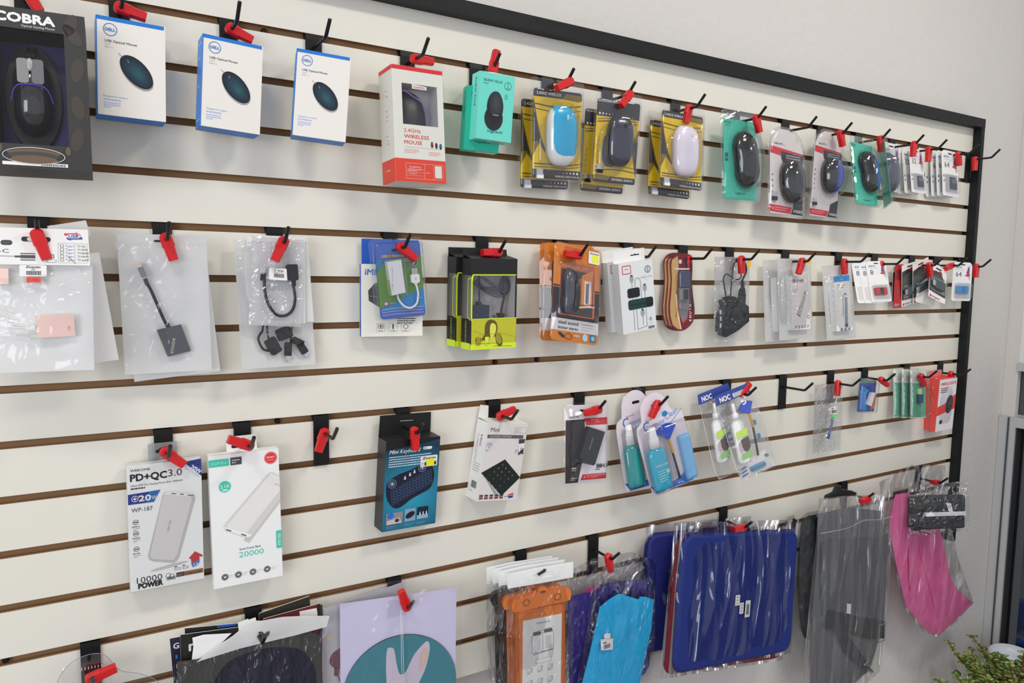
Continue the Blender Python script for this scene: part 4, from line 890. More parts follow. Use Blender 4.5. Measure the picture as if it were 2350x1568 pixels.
headset('black and lime headset box with coiled cable in its window', (0, 0, 0), True)
headset('black and lime box wedged behind the front headset box', (-.010, .037, .003), False)
# --- orange blister packs
OR = mat((222, 120, 30), .35, coat=.4, k=1.4); ORD = mat((190, 92, 34), .35, coat=.4); OK_ = mat((46, 42, 50), .4)
def steel(label, pose, front):
    it = It('oran', 'sound_adapter_pack', label, 'blister pack', 'orange blister packs', pose=pose); H = it.H; q = it.b()
    q.prism(rpts(0, 0, 100, H, 8), -.0008, 0, OR); q.rect(0, 72, 100, 126, OK_, 1)
    for a_ in ((0, 70, 14, 71.5), (0, 73, 14, 74), (88, 70, 100, 71.5), (88, 73, 100, 74)): q.rect(*a_, KB if a_[1] in (70,) else OR, 2)
    q.rect(14, 30, 90, 118, ORD if front else OK_, 2); q.rect(15, 42, 86, 116, mat((50, 44, 48), .3), 3)
    q.poly([(60, 48), (84, 36), (84, 98), (58, 104)], OR, 4); q.rect(66, 56, 80, 98, mat((220, 210, 214), .4), 5); q.bars(69, 60, 76, 94, INK, 6); q.poly([(52, 56), (60, 52), (60, 100), (52, 106)], mat((140, 84, 40), .4), 4)
    q.text('SteelSound', 17, 38, 5.5, mat((230, 190, 140), .4), 3, wid=36); q.text('5Hv2', 60, 38, 5.5, mat((230, 190, 140), .4), 3, wid=14)
    q.line([(42, 104), (90, 98)], 1.6, OFFW, 6); q.line([(42, 100), (88, 94)], 1.2, KB, 6)
    q.poly([(0, 124), (100, 124), (100, 144), (0, 144)], mat((226, 216, 226), .4), 2); q.text('steel sound', 14, 133, 8.4, INK, 3, wid=42, bold=.04); q.text('lecteur stereo', 14, 141, 7, INK, 3, wid=42, bold=.04); q.lines(64, 129, 26, 3, 4.6, 1.3, GREY, 3)
    q.ell(22, 151, 8, 2.6, INK, 3, 28); q.tube([(27, 153, .0008), (36, 147, .0008), (44, 152, .0008), (40, 157, .0008), (30, 155, .0008)], .0004, INK, n=5); q.ell(54, 150, 7, 2, mat((170, 150, 150), .5), 3); q.ell(72, 151, 5.6, 6.4, mat((150, 180, 204), .4), 3); q.rect(83, 145, 95, 157, mat((48, 92, 150), .4), 3); q.ell(89, 151, 4, 4, mat((120, 170, 150), .4), 4)
    q.rr(20, 4, 62, 16, 4, mat((206, 90, 30), .4), 1); q.end('printed_card')
    if front:
        q = it.b(); q.dome(30, 78, 11, 38, .014, .001, mat((62, 62, 74), .25, coat=.5), p=2.6); q.end('sound_adapter')
        q = it.b(); q.dome(48, 84, 7, 26, .010, .001, PLB, p=2.4); q.tube([(48, 60, .004), (44, 50, .006), (34, 44, .008), (28, 44, .006)], .0012, PLB); q.tube([(46, 106, .004), (36, 112, .006), (22, 108, .006), (18, 90, .006)], .0012, mat((60, 60, 90), .3)); q.end('cable')
        q = it.b(); q.rr(72, 4, 97, 25, 2, OFFW, 1, .0012); q.rr(80, 10, 94, 22, .5, mat((222, 240, 20), .5, k=1.6), 2, .0012); q.text('Zoecan', 85, 8.6, 4, INK, 2, 'C', wid=20, bold=.05, z=.0012); q.end('price_label')
    q = it.b(); q.loft([[(u, v, z) for u, v in rpts(*p, r)][::-1] for *p, r, z in ((-1.5, -1.5, 101.5, H+1.5, 9, -.0006), (-1.5, -1.5, 101.5, H+1.5, 9, .0004), (12, 30, 92, 120, 4, .001), (14, 34, 90, 117, 4, .017))], SHELL, cap0=False); q.end('clear_shell')
X, Y, Z, a_, b_, c_, w_, h_ = POSE['oran']
steel('orange blister pack with a price label, in front of two others', (X, Y, Z, a_, -8, c_, w_, h_), True)
steel('middle orange pack of three, showing its left edge', (X-.012, Y+.016, Z-.002, 0, -4, -2.5, w_, h_), False)
steel('rearmost orange pack of three, tucked nearest the wall panel', (X-.014, Y+.030, Z-.003, 0, -3, -.5, w_, h_), False)
# --- white cable clip boxes
CW = mat((206, 208, 210), .5)
def clipbox(label, off, front):
    it = It('clip', 'cable_clip_box', label, 'box', 'white cable clip boxes', off=off); H = it.H; q = it.b(); t = .021
    q.box(0, 0, 100, H, -t, 0, CW, left=mat((196, 197, 198), .5)); q.frame(10, 7, 34, 26, 2, mat((190, 52, 58), .5), 1); q.text('WIWU', 22, 17, 5, mat((190, 60, 60), .5), 1, 'C', wid=12)
    q.ring(84, 22, 9, 2.4, mat((110, 114, 118), .5), 1); q.text('S', 84, 27, 14, mat((110, 114, 118), .5), 1, 'C', bold=.04); q.text('CABLE CLIP', 60, 42, 6, GREY, 1, wid=36); q.lines(72, 45, 22, 1, 3, 1.2, LGREY, 1)
    LC = mat((146, 150, 152), .4)
    for u, v0, v1 in ((35, 40, 165), (44, 46, 165), (61, 60, 156), (72, 60, 160)): q.line([(u, v0), (u, v1)], 2, LC, 1)
    q.line([(44, 48), (46, 42), (52, 39), (58, 42), (61, 50), (61, 62)], 2, LC, 1); q.line([(44, 164), (72, 160)], 2, LC, 1)
    for u, v in ((35, 40), (72, 66), (61, 126)): q.poly([(u-5, v-6), (u+5, v-6), (u+6, v+2), (u+2, v+9), (u-2, v+9), (u-6, v+2)], LC, 2); q.rect(u-3, v-10, u+3, v-5, DGREY, 2)
    q.rr(20, 62, 56, 85, 5, mat((12, 18, 18), .4), 3); q.rr(20, 90, 94, 114, 6, mat((14, 52, 46), .4), 3); q.rr(74, 90, 94, 114, 6, mat((8, 16, 16), .4), 4); q.rect(24, 102, 76, 103.2, KB, 5)
    for i in range(6): q.ell(28+i*8, 97, 2.4, 2.2, mat((20, 70, 62), .4), 5)
    q.poly([(84, 138), (89, 144), (84, 151), (79, 144)], GREY, 1); q.lines(78, 154, 14, 2, 3, 1.2, LGREY, 1); q.rr(76, 162, 94, 168, 1, DGREY, 1); q.text('S166', 85, 167, 4.4, OFFW, 2, 'C', wid=14)
    q.end('carton'); return tab(it, 2, -28, 96, 0, -t+.002, OFFW)
clipbox('white cable clip box showing two black clips, in front', (0, 0, 0), True)
clipbox('white cable clip box pressed behind the front one', (-.004, .030, .002), False)
# --- waisted red and tan card packs
def waisted(label, off, front):
    X, Y, Z, a_, b_, c_, w_, h_ = POSE['knife']; it = It('knife', 'gadget_card_pack', label, 'card pack', 'waisted red and tan card packs', off=off, pose=(X+.007, Y, Z, a_, b_, c_, w_*.86, h_)); H = it.H; q = it.b()
    O = smooth([(30, 1), (76, 0), (90, 12), (98, 34), (96, 84), (100, 130), (108, 180), (104, 215), (86, 236), (60, 249), (38, 249), (12, 236), (0, 205), (-3, 170), (2, 125), (6, 84), (2, 40), (6, 18)], 3)
    TN = mat((176, 140, 90), .4); MR = mat((140, 24, 38), .35); s_ = 1.0
    O = [(u, v*1.163) for u, v in O]; q.prism(O, -.0007, 0, mat((104, 26, 38), .35))
    q.poly([(10, 20), (34, 8), (38, 40), (36, 90), (28, 130), (36, 190), (50, 244), (36, 244), (14, 230), (4, 200), (2, 170), (8, 120), (10, 80), (7, 40)], TN, 1)
    q.poly([(24, 130), (30, 130), (38, 190), (52, 246), (48, 246), (32, 196)], mat((206, 186, 150), .4), 2); q.poly([(62, 12), (84, 14), (94, 36), (92, 84), (96, 130), (104, 180), (88, 200), (80, 130), (76, 80)], mat((48, 28, 32), .4), 1)
    q.poly([(36, 60), (80, 60), (84, 90), (84, 170), (76, 214), (56, 228), (40, 200), (30, 120)], mat((170, 40, 56), .35), 3); q.poly([(34, 64), (78, 62), (82, 90), (82, 165), (74, 208), (56, 222), (42, 196), (33, 120)], mat((112, 108, 112), .35), 4)
    q.rect(20, 47, 84, 52, LGREY, 4); q.rect(38, 20, 50, 32, LGREY, 4); q.text('Memory 2.0', 30, 206, 9, mat((90, 70, 40), .5), 3, rot=78, wid=44)
    for i, ch in enumerate('XTUNE'[::-1]): q.text(ch, 92, 216-i*12, 13, OFFW, 5, 'C', rot=90, bold=.05)
    q.V = [Vector((v.x, v.y*(1 if v.z < .0001 and v.z > -.0002 or v.z < 0 else 1.163), v.z)) for v in q.V]; q.end('printed_card')
    if front:
        q = it.b(); q.rbox(36, 66, 80, 128, 7, .001, .009, mat((54, 56, 88), .3, coat=.4), 3); q.rbox(42, 130, 76, 176, 3, .001, .007, mat((120, 122, 122), .35)); q.rbox(52, 134, 72, 172, 1, .007, .009, mat((36, 44, 44), .3)); q.end('gadget')
        q = it.b(); q.rbox(31, 62, 85, 214, 12, .0006, .0105, SHELL, 4); q.end('clear_bubble')
waisted('waisted red and tan card pack with a dark gadget', (0, 0, 0), True)
for i in range(2): waisted('waisted red card pack, %s one behind the dark gadget pack' % NTH[i], (-.006*(i+1), .004*(i+1), .001*i), False)
# --- bagged black hub
it = It('hubb', 'usb_hub_bag', 'clear bag with a black angular hub and its cable', 'bagged hub'); H = it.H; HB = mat((28, 32, 36), .4); q = it.b()
q.prism([(26, 86), (40, 82), (56, 86), (92, 106), (94, 138), (60, 158), (28, 170), (18, 166), (22, 130), (30, 104)], -.004, .008, mat((44, 46, 50), .35), front=HB)
q.prism([(14, 92), (26, 88), (30, 104), (22, 130), (18, 166), (6, 156), (10, 120), (20, 104)], -.004, .006, mat((60, 62, 66), .35))
for v in (112, 126, 140): q.box(11, v, 15, v+9, .004, .0066, LGREY)
q.end('hub_body')
q = it.b(); q.tube([(32, 86, .002), (26, 62, .002), (24, 44, .002), (32, 36, .003), (44, 42, .003), (60, 48, .003), (72, 44, .003), (72, 30, .003), (66, 14, .003), (56, 10, .003), (50, 24, .003), (46, 60, .002), (44, 84, .002)], .0016, mat((52, 52, 70), .4)); q.tube([(84, 12, .003), (88, 30, .003), (78, 50, .002), (76, 70, .002)], .0022, HB); q.end('cable')
q = it.b(); q.loft([[(u+dx, v, z) for dx, z in ((-r, .001), (-r*.6, .006), (r*.6, .006), (r, .001))][::-1] for u, v, r in ((78, 52, 4), (78, 64, 4), (78, 70, 9), (78, 84, 12), (78, 96, 11), (80, 104, 6))], HB, smooth=False); q.end('plug')
q = it.b(); q.rr(90, 8, 100, 21, 1.5, mat((255, 150, 30), .5, k=1.6), 1, .0045); q.end('price_dot')
pack(it, film(tint=(240, 240, 243), gloss=.09, rough=.12, bump=.6, bs=25), 0, 0, 100, H, .028, 12, zip_=False, mb=MILK)
# --- white boxed hubs in glossy bags
def hubbag(key, label, kind, off=(0, 0, 0), grp=None, pose=None):
    it = It(key, 'usb_hub_bag', label, 'bagged hub', grp, off=off, pose=pose); H = it.H; q = it.b(); a, b, c, d = ((30, 34, 86, 138) if kind != 'type' else (28, 24, 82, 140))
    q.box(a, b, c, d, -.012, .004, OFFW, left=WHITE); z = .004; G = mat((206, 200, 200), .5)
    if kind == 'usb':
        q.rect(a, b, c, d, G, 1, z); q.text('USB 3.0 HUB', a+4, b+12, 8, mat((70, 56, 80), .5), 2, wid=34, bold=.04, z=z); q.frame(a+6, b+15, a+20, b+26, .8, GREY, 2, z); q.lines(a+6, b+28, 14, 2, 3, 1.2, GREY, 2, z=z)
        q.poly([(a+16, b+72), (a+26, b+78), (a+44, b+42), (a+36, b+37)], mat((160, 160, 162), .4), 2, z); q.poly([(a+38, b+36), (a+44, b+39), (a+47, b+32), (a+41, b+29)], GREY, 3, z); q.line([(a+16, b+73), (a+26, b+79)], 1.6, DGREY, 3, z)
        q.ring(a+50, b+80, 3.6, 1, DGREY, 2, z=z)
        for i in range(5): q.lines(a+10+i*9, b+96, 5, 2, 3, 1.6, DGREY, 2, i, z)
    elif kind == 'type':
        q.poly([(a, b), (c, b-2), (c, b+10), (a, b+12)], mat((30, 128, 196), .5), 2, z); q.text('USB', (a+c)/2, b+8, 4, OFFW, 3, 'C', z=z); q.lines(a+12, b+18, 26, 2, 5, 1.6, GREY, 2, z=z)
        q.tube([(a+30, b+40, z+.001), (a+34, b+36, z+.001), (a+39, b+40, z+.001)], .0012, mat((130, 142, 158), .4)); q.line([(a+29, b+40), (a+24, b+86)], 2, mat((130, 142, 158), .4), 2, z); q.poly([(a+34, b+44), (a+42, b+46), (a+38, b+102), (a+28, b+104)], mat((130, 142, 158), .4), 3, z); q.ell(a+33, b+105, 5, 4, DGREY, 4, z=z)
        for i in range(3): q.ell(a+16+i*13, b+113, 3.4, 3.4, mat((90, 130, 190), .5), 2, z=z)
    q.end('inner_box')
    if kind == 'usb' : q = it.b(); q.rr(82, 2, 92, 12, 1.5, mat((255, 160, 30), .5, k=1.6), 1, .006); q.end('price_dot')
    return pack(it, film(tint=(246, 246, 246), gloss=.11, rough=.1, bump=.7, bs=22), 0, 0, 100, H, .026, 20+len(label), zip_=False, z=-.003, amp=.0008, mb=MILKD)
hubbag('hubw', 'glossy bag holding a white box that shows a slim hub', 'usb', grp='white hub boxes in glossy bags')
hubbag('hubw', 'glossy bag with a plain white box edge, behind slim hub bag', 'none', (-.030, .016, -.004), grp='white hub boxes in glossy bags')
hubbag('hubx', 'glossy bag holding a white box with a blue stripe', 'type', grp='white hub boxes in glossy bags')
# --- usb stick cards
sdcard('ad8', 'white card marked 8 with a red and black stick', '8', 1, usb=(mat((180, 50, 56), .3), mat((30, 40, 46), .3)), grp='white memory stick cards')
for i in range(2): sdcard('ad8', 'white memory stick card, %s one behind the front card marked 8' % NTH[i], '8', 0, (-.022*(i+1), .005*(i+1), -.003), usb=(RED, PLB), grp='white memory stick cards')
sdcard('ad64', 'white card marked 64 with a blue stick, by the frame', '64', 1, usb=(mat((60, 140, 200), .3), mat((20, 120, 190), .3)), grp='white memory stick cards')
def kingston(key, label, off=(0, 0, 0), pose=None, side=0):
    it = It(key, 'usb_stick_pack', label, 'card pack', 'black and white memory stick cards', off=off, pose=pose); H = it.H; q = it.b()
    q.prism(rpts(0, 0, 100, H, (4, 4, 6, 6)), -.0006, 0, mat((222, 212, 212), .45)); q.poly([(2, 26), (40, 20), (70, 26), (98, 60), (98, H-20), (2, H-26)], mat((40, 42, 42), .35), 1); q.poly([(2, 50), (50, 30), (90, 70), (60, 90), (2, 96)], mat((66, 70, 68), .35), 2)
    q.ell(60, 24, 12, 8, mat((120, 24, 40), .4), 3); q.ell(12, H-8, 5, 5, mat((170, 60, 70), .5), 2); q.text('Kingston', 22, H-5, 9, DGREY, 2, wid=44, bold=.04); q.rr(34, 8, 66, 13, 2, BLACK, 3); q.end('printed_card')
    q = it.b(); q.rbox(28, H-72, 84, H-40, 4, .001, .007, mat((34, 54, 58), .3, coat=.4)); q.rbox(14, H-66, 30, H-46, 2, .002, .006, STEEL); q.end('usb_stick')
    q = it.b(); q.rbox(8, H-84, 96, H-26, 8, .0006, .009, SHELL, 4); q.end('clear_bubble')
kingston('kin1', 'black and white stick card leaning right, centre of its fan')
X, Y, Z, a_, b_, c_, w_, h_ = POSE['kin1']
kingston('kin1', 'black and white stick card next behind the leaning one', pose=(X-.030, Y+.012, Z-.002, 0, 4, 12, w_, h_))
kingston('kin1', 'black and white stick card at the back, beside red card', pose=(X-.048, Y+.026, Z-.003, 0, 2, 7, w_, h_))
kingston('kin2', 'black and white stick card slanting away to the frame side')
it = It('kin2', 'usb_stick_pack', 'white lettered card behind the fan of black stick cards', 'card pack', pose=(2.02, -.034, -.314, -4, 0, -10, .085, .115)); q = it.b(); q.prism(rpts(0, 0, 100, it.H, 5), -.0006, 0, mat((220, 216, 214), .45)); q.text('HP', 60, 50, 16, DGREY, 1, rot=70, bold=.05); q.lines(50, 70, 26, 4, 7, 2, GREY); q.end('printed_card')
it = It('kin1', 'usb_stick_pack', 'red card showing behind the fan of black stick cards', 'card pack', pose=(1.918, -.020, -.327, 0, 0, 1, .038, .118)); q = it.b(); q.prism(rpts(0, 0, 100, it.H, 5), -.0006, 0, mat((170, 26, 34), .45)); q.rect(10, 40, 90, 110, mat((120, 20, 26), .4)); q.lines(10, it.H-30, 60, 3, 7, 3, LGREY); q.end('printed_card')
# ================================================================ THIRD ROW
W3 = mat((224, 220, 218), .45); NV = mat((34, 50, 126), .45)
it = It('pd', 'power_bank_box', 'white power bank box with a blue corner flash', 'box'); H = it.H; q = it.b(); t = .020
q.box(0, 0, 100, H, -t, 0, W3, left=mat((232, 230, 228), .45), top=WHITE)
q.text('WEKOME', 4, 9, 5, INK, 1, wid=26, bold=.02); q.text('PD+QC', 4, 23, 14.5, BLACK, 1, wid=48, bold=.09); q.text('3.0', 54, 22, 15, INK, 1, wid=19)
q.text('Gilton 20W Fast Charging Power Bank 10000mAh', 4, 31, 4, DGREY, 1, wid=70); q.lines(4, 33, 40, 1, 3, 2.2, DGREY, 1)
q.poly([(0, 42), (43, 40), (34, 57), (0, 57)], NV, 1); q.poly([(28, 40.7), (43, 40), (34, 57), (22, 57)], mat((30, 96, 160), .45), 2); q.ring(9, 49, 4.6, .8, OFFW, 3); q.poly([(10, 45), (6, 50), (9, 50), (8, 53), (12, 48.4), (9, 48.4)], OFFW, 3); q.text('20', 14, 53.4, 12, OFFW, 3, wid=16, bold=.09); q.text('W', 31, 53.4, 9, OFFW, 3, wid=7)
q.text('WP-187', 4, 69, 9, INK, 1, wid=28)
q.poly([(76, 3), (100, 0), (100, 27)], NV, 1); q.text('20W', 84, 13, 9, OFFW, 2, rot=-38, wid=17, bold=.09); q.text('Fast Charging', 76, 12, 5, mat((150, 190, 230), .5), 2, rot=-38, wid=25)
for i, (v, s_) in enumerate(((84, 'SAFE &'), (101, 'CHARGE'), (124, '3A'))):
    q.ring(9, v, 3.8, .7, DGREY, 1); q.rect(6.6, v-.8, 11.4, v+.8, DGREY, 1); q.text(s_, 9, v+7.5, 2.8, DGREY, 1, 'C', wid=10, bold=.05); q.lines(5.5, v+9, 9, 2, 2.4, 1, GREY, 1)
PB = [mat((196, 193, 192), .4), mat((176, 173, 173), .4), mat((212, 210, 209), .4)]
q.ell(52, 158, 26, 2.5, mat((180, 176, 176), .6), 1, -6)
def RRp(pts, r=3): return smooth(pts, 3)
q.poly([(46, 49), (48, 45), (56, 44), (86, 52), (90, 56), (90, 62), (66, 146), (62, 152), (58, 154), (30, 146), (25, 142), (24, 136)], PB[1], 2); q.poly([(46, 51), (50, 48), (84, 56), (86, 60), (63, 143), (58, 150), (30, 143), (26, 137)], PB[0], 3)
q.poly([(46, 49), (50, 45), (56, 44), (86, 52), (89, 56), (84, 56.5), (50, 49)], PB[2], 4)
for u, v, w_ in ((61, 47.6, 6), (72, 50.2, 5), (84, 53.5, 8)): q.poly([(u-w_/2, v-.5), (u+w_/2, v+1), (u+w_/2-.4, v+2.2), (u-w_/2-.2, v+.8)], DGREY, 5)
q.text('WEKOME', 52, 106, 3.6, GREY, 5, rot=76, wid=18)
q.text('10000', 8, 176, 13, INK, 1, wid=34); q.text('POWER', 10, 184, 11, BLACK, 2, wid=32, bold=.12); q.ring(50, 172, 3.5, .6, DGREY, 1); q.ring(55, 174, 3.5, .6, DGREY, 1); q.bars(48, 174, 60, 179, DGREY, 2)
for u in (59, 70): q.frame(u, 163, u+8, 165.6, .5, DGREY, 1); q.lines(u, 160, 8, 1, 2, 1.4, DGREY, 1)
q.rect(61, 170, 99, 177, mat((132, 98, 70), .5), 1); q.rect(61.5, 170.5, 72, 176.5, INK, 2); q.text('FAST', 62.5, 175.4, 5, mat((150, 120, 90), .5), 3, wid=8, bold=.05); q.text('POWER IN BANK', 74, 175.6, 4.6, INK, 3, wid=23)
q.poly([(79, 151), (88, 142), (99, 150), (98, 152), (94, 151), (94, 160), (86, 166), (83, 163), (82, 153)], mat((178, 50, 50), .4), 2); q.poly([(84, 158), (94, 156), (92, 164), (84, 166)], mat((60, 120, 180), .4), 3); q.text('1.5', 86, 164, 5, OFFW, 4, wid=6, bold=.06)
q.end('carton')
q = it.b(); q.prism(rpts(30, -26, 70, 0, (2, 2, .1, .1)), -t, -t+.0005, film(tint=(205, 212, 215), milk=.25, gloss=.1, rough=.1, bump=0)); q.rr(40, -16, 58, -11, 2.4, BLACK, 1, -t+.0006); q.ell(48, -15, 3.4, 3.8, BLACK, 2, z=-t+.0006); q.end('clear_hang_tab')
q = it.b(); q.rbox(-.9, -.6, 100.9, H+.6, .6, -t-.0008, .0012, film(tint=(255, 255, 255), gloss=.012, rough=.08, bump=.15, bs=12), .4); q.end('shrink_wrap')
TG = mat((60, 182, 160), .45)
it = It('xip', 'power_bank_box', 'tall white power bank box with mint green print', 'box'); H = it.H; q = it.b(); t = .020
q.box(0, 0, 100, H, -t, 0, W3, left=WHITE, top=WHITE)
q.rect(0, 6, 28, 17, TG, 1); q.text('XIPIN', 3, 14, 7, mat((150, 220, 205), .5), 2, wid=21); q.rect(30, 5.5, 46, 17, DGREY, 1); q.lines(32, 9, 11, 2, 3.6, 1.5, LGREY, 2)
q.ell(88, 13, 9.5, 9.5, mat((206, 40, 52), .4), 1); q.ring(88, 13, 8.6, .6, mat((240, 160, 160), .4), 2); q.text('SECURITY', 88, 13, 3.4, OFFW, 2, 'C', wid=12, bold=.06); q.text('APPROVED', 88, 17, 2.8, mat((240, 180, 180), .5), 2, 'C', wid=10)
q.ell(21, 48, 8.6, 8.6, TG, 1); q.text('2.1A', 21, 50, 7.5, OFFW, 2, 'C', wid=13, bold=.04); q.rr(17, 52, 25, 54.6, 1, mat((180, 230, 220), .5), 2)
PW = [mat((212, 209, 206), .5), mat((196, 192, 190), .5), mat((222, 219, 216), .5)]
q.poly([(44, 134), (52, 140), (100, 84), (100, 70)], mat((186, 182, 180), .6), 1)
q.poly([(17, 108), (20, 103), (84, 36), (89, 35), (100, 42), (100, 78), (56, 130), (50, 131), (20, 114)], PW[1], 2); q.poly([(21, 106), (85, 38), (89, 37), (100, 44), (100, 68), (52, 122), (49, 123), (22, 110)], PW[0], 3)
q.poly([(17, 108), (22, 110), (49, 123), (56, 127), (56, 130), (50, 131), (20, 114)], PW[2], 4)
q.line([(23, 105), (85, 39)], .5, PW[1], 4); q.line([(51, 120), (100, 66)], .6, PW[1], 5)
for u, v in ((23, 114), (44, 125)): q.poly([(u-3, v-2), (u+4, v+1.5), (u+4.4, v+3.4), (u-2.6, v)], DGREY, 5)
q.text('XIPIN', 90, 54, 4, LGREY, 5, rot=-28, wid=10)
q.text('Smart Power Bank', 38, 149, 5, INK, 1, wid=31); q.text('20000', 37, 160, 12, TG, 1, wid=36)
for i, u in enumerate((16, 35, 56, 77)): q.ell(u, 186+0*i, 5, 5, DGREY, 1); q.ring(u, 186, 4, .4, LGREY, 2); q.rect(u-1.8, 184.6, u+1.8, 187.4, LGREY, 2); q.lines(u+6, 184, 8, 2, 3, 1.2, LGREY, 1, i)
q.rr(92, 128, 101, 156, 2.2, TG, 2); q.text('PX105', 98.6, 151, 6.4, OFFW, 3, rot=90, wid=18, bold=.03); q.end('carton')
q = it.b(); q.prism(rpts(28, -22, 72, 2, (3, 3, .1, .1)), -t, -t+.0006, OFFW); q.rr(35, -9, 50, -4, 2.4, BLACK, 1, -t+.0006); q.end('hang_tab')
# --- mini keyboard box
it = It('mkey', 'keyboard_box', 'black and blue box with a picture of a small curved keyboard', 'box'); H = it.H; q = it.b(); t = .032
def bl(i): return mat((10+int(2*i), 60+int(9*i), 100+int(11*i)), .4)
q.box(0, 0, 100, H, -t, 0, mat((22, 22, 24), .45), front=mat((8, 52, 92), .4), left=mat((44, 44, 46), .45))
m_ = bpy.data.materials.new('blue_glow_print'); m_.use_nodes = True; n_, l_ = N(m_)   # printed blue ground that brightens to the middle of the box
tc = n_.new('ShaderNodeTexCoord'); mp = n_.new('ShaderNodeMapping'); mp.inputs['Location'].default_value = (0, 0, 0); gr = n_.new('ShaderNodeTexGradient'); gr.gradient_type = 'SPHERICAL'
s3 = 1/(it.w*.95); mp.inputs['Scale'].default_value = (s3*.9, s3, 0); mp.inputs['Location'].default_value = (0, it.w*1.0*s3, 0)
l_.new(tc.outputs['Object'], mp.inputs[0]); l_.new(mp.outputs[0], gr.inputs[0]); cr = n_.new('ShaderNodeValToRGB')
cr.color_ramp.elements[0].color = (.003, .03, .075, 1); cr.color_ramp.elements[1].color = (.02, .34, .52, 1); l_.new(gr.outputs[0], cr.inputs[0]); l_.new(cr.outputs[0], n_['Principled BSDF'].inputs['Base Color']); n_['Principled BSDF'].inputs['Roughness'].default_value = .4
q.poly([(0, 10), (100, 10), (100, H), (0, H)], m_, .5); q.poly([(0, 0), (100, 0), (100, 4), (60, 10), (0, 16)], mat((14, 14, 16), .4), 1)
q.text('Mini Keyboard', 6, 22, 9, OFFW, 2, wid=58, shear=.35, bold=.03); q.rr(68, 15, 85, 20, 2.4, OFFW, 2); q.lines(70, 17, 12, 1, 2, 1.2, DGREY, 3); q.lines(6, 27, 78, 5, 4, 1.7, mat((190, 205, 220), .5), 2)
q.end('carton')
q = it.b(); KBD = mat((14, 18, 40), .35); O = smooth([(4, 74), (10, 66), (26, 58), (50, 52), (68, 44), (82, 43), (88, 52), (92, 66), (90, 80), (84, 90), (70, 96), (50, 104), (34, 114), (22, 116), (12, 108), (5, 94)])
q.poly(O, KBD, 3); KL = mat((70, 96, 140), .4)
for u, v in ((14, 73), (68, 51)): q.ring(u, v, 7.6, .9, mat((110, 130, 170), .4), 4); q.ring(u, v, 4.4, .7, mat((150, 170, 200), .4), 4); q.ell(u, v, 2, 2, LGREY, 4)
for i in range(5):
    for j in range(13):
        u = 12+j*5.7+i*.8; v = 84+i*5.2-j*2.35
        if 10 < u < 88: q.frame(u, v, u+4.6, v+4, .45, KL, 4)
for u, v in ((36, 67), (45, 62), (53, 58)): q.poly([(u, v-5), (u+1.6, v-5), (u+3, v+1), (u-1.4, v+1)], LGREY, 4)
q.rr(6, H-31, 36, H-11, 1, mat((130, 128, 130), .4), 3); q.ell(14, H-26, 6, 5, mat((30, 100, 190), .4), 4); q.poly([(8, H-18), (30, H-22), (35, H-12), (7, H-11)], mat((190, 170, 172), .4), 4); q.ell(26, H-17, 4, 3, INK, 5); q.rr(40, H-34, 60, H-12, 1, mat((120, 150, 170), .4), 3); q.ell(50, H-23, 9, 5, KBD, 4, -25)
q.rr(63, H-34, 84, H-13, 1, mat((14, 18, 44), .4), 3); q.rect(63, H-20, 84, H-13, mat((130, 160, 190), .4), 4)
for u in (68, 74, 80): q.poly([(u, H-26), (u+1, H-26), (u+1.8, H-20), (u-.8, H-20)], OFFW, 5)
for u in (6, 40, 63): q.lines(u, H-8, 18, 2, 2.6, 1.1, mat((110, 140, 170), .5), 3, u)
q.end('printed_picture')
q = it.b(); q.rr(64, 31, 96, 50, 2, OFFW, 4); q.text('Zoecan', 80, 37, 5.5, INK, 5, 'C', wid=25, bold=.08, shear=.2); q.rect(72, 42, 94, 48, INK, 5); q.rr(75, 36.5, 90, 48.6, .5, mat((222, 240, 10), .5, k=1.6), 6); q.end('price_label')
q = it.b(); q.prism([(1, -36), (96, -36), (97, 0), (0, 0)], -t, -t+.0006, mat((14, 14, 16), .5)); q.rr(38, -24.6, 62, -24, .2, OFFW, 1, -t+.0006); q.end('hang_tab')
q = it.b(); q.add([q.P(0, 0, 0), q.P(100, 0, 0), q.P(97, -1.2, -t+.001), q.P(1, -1.2, -t+.001)], [(0, 1, 2, 3)], mat((30, 31, 33), .45)); q.end('top_flap')
# --- numeric keypad box
it = It('mnum', 'keypad_box', 'small white box with a picture of a black numeric keypad', 'box'); H = it.H; q = it.b(); t = .036
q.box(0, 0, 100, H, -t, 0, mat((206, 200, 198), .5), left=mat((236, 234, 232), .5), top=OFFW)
q.text('Mini', 8, 18, 12, DGREY, 1, wid=21); q.rect(2, 24, 92, 31, mat((84, 82, 82), .5), 1); q.text('NUMERIC KEYPAD', 8, 29.4, 5.4, LGREY, 2, wid=54); q.frame(66, 8, 98, 20, .5, GREY, 1)
for v in (11, 14, 17): q.lines(68, v, 26, 1, 3, 1, GREY, 1, v)
for i in range(3): q.ring(10, 46, 7-i*2, .7, mat((110, 140, 190), .5), 1, rv=6-i*1.8)
q.rect(2, 46.5, 18, 54, mat((206, 200, 198), .5), 2); q.ell(10, 49, 1.4, 2.6, mat((110, 140, 190), .5), 3); q.lines(3, 56, 14, 1, 2, 1.4, mat((110, 140, 190), .5), 1)
q.poly([(82, 32), (98, 32), (98, 60), (86, 66)], mat((60, 62, 62), .5), 1); q.poly([(82, 42), (98, 40), (98, 50), (86, 60)], OFFW, 2); q.text('1234', 88, 52, 8, INK, 3, rot=-60, wid=14, bold=.05); q.lines(76, 54, 8, 3, 3, 1.3, mat((110, 140, 190), .5), 1)
KP = mat((16, 26, 24), .35); q.poly([(0, 101), (54, 74), (100, 112), (60, 148), (52, 144)], KP, 2); q.poly([(3, 102), (50, 146), (60, 150), (46, 152)], mat((150, 146, 144), .6), 1)
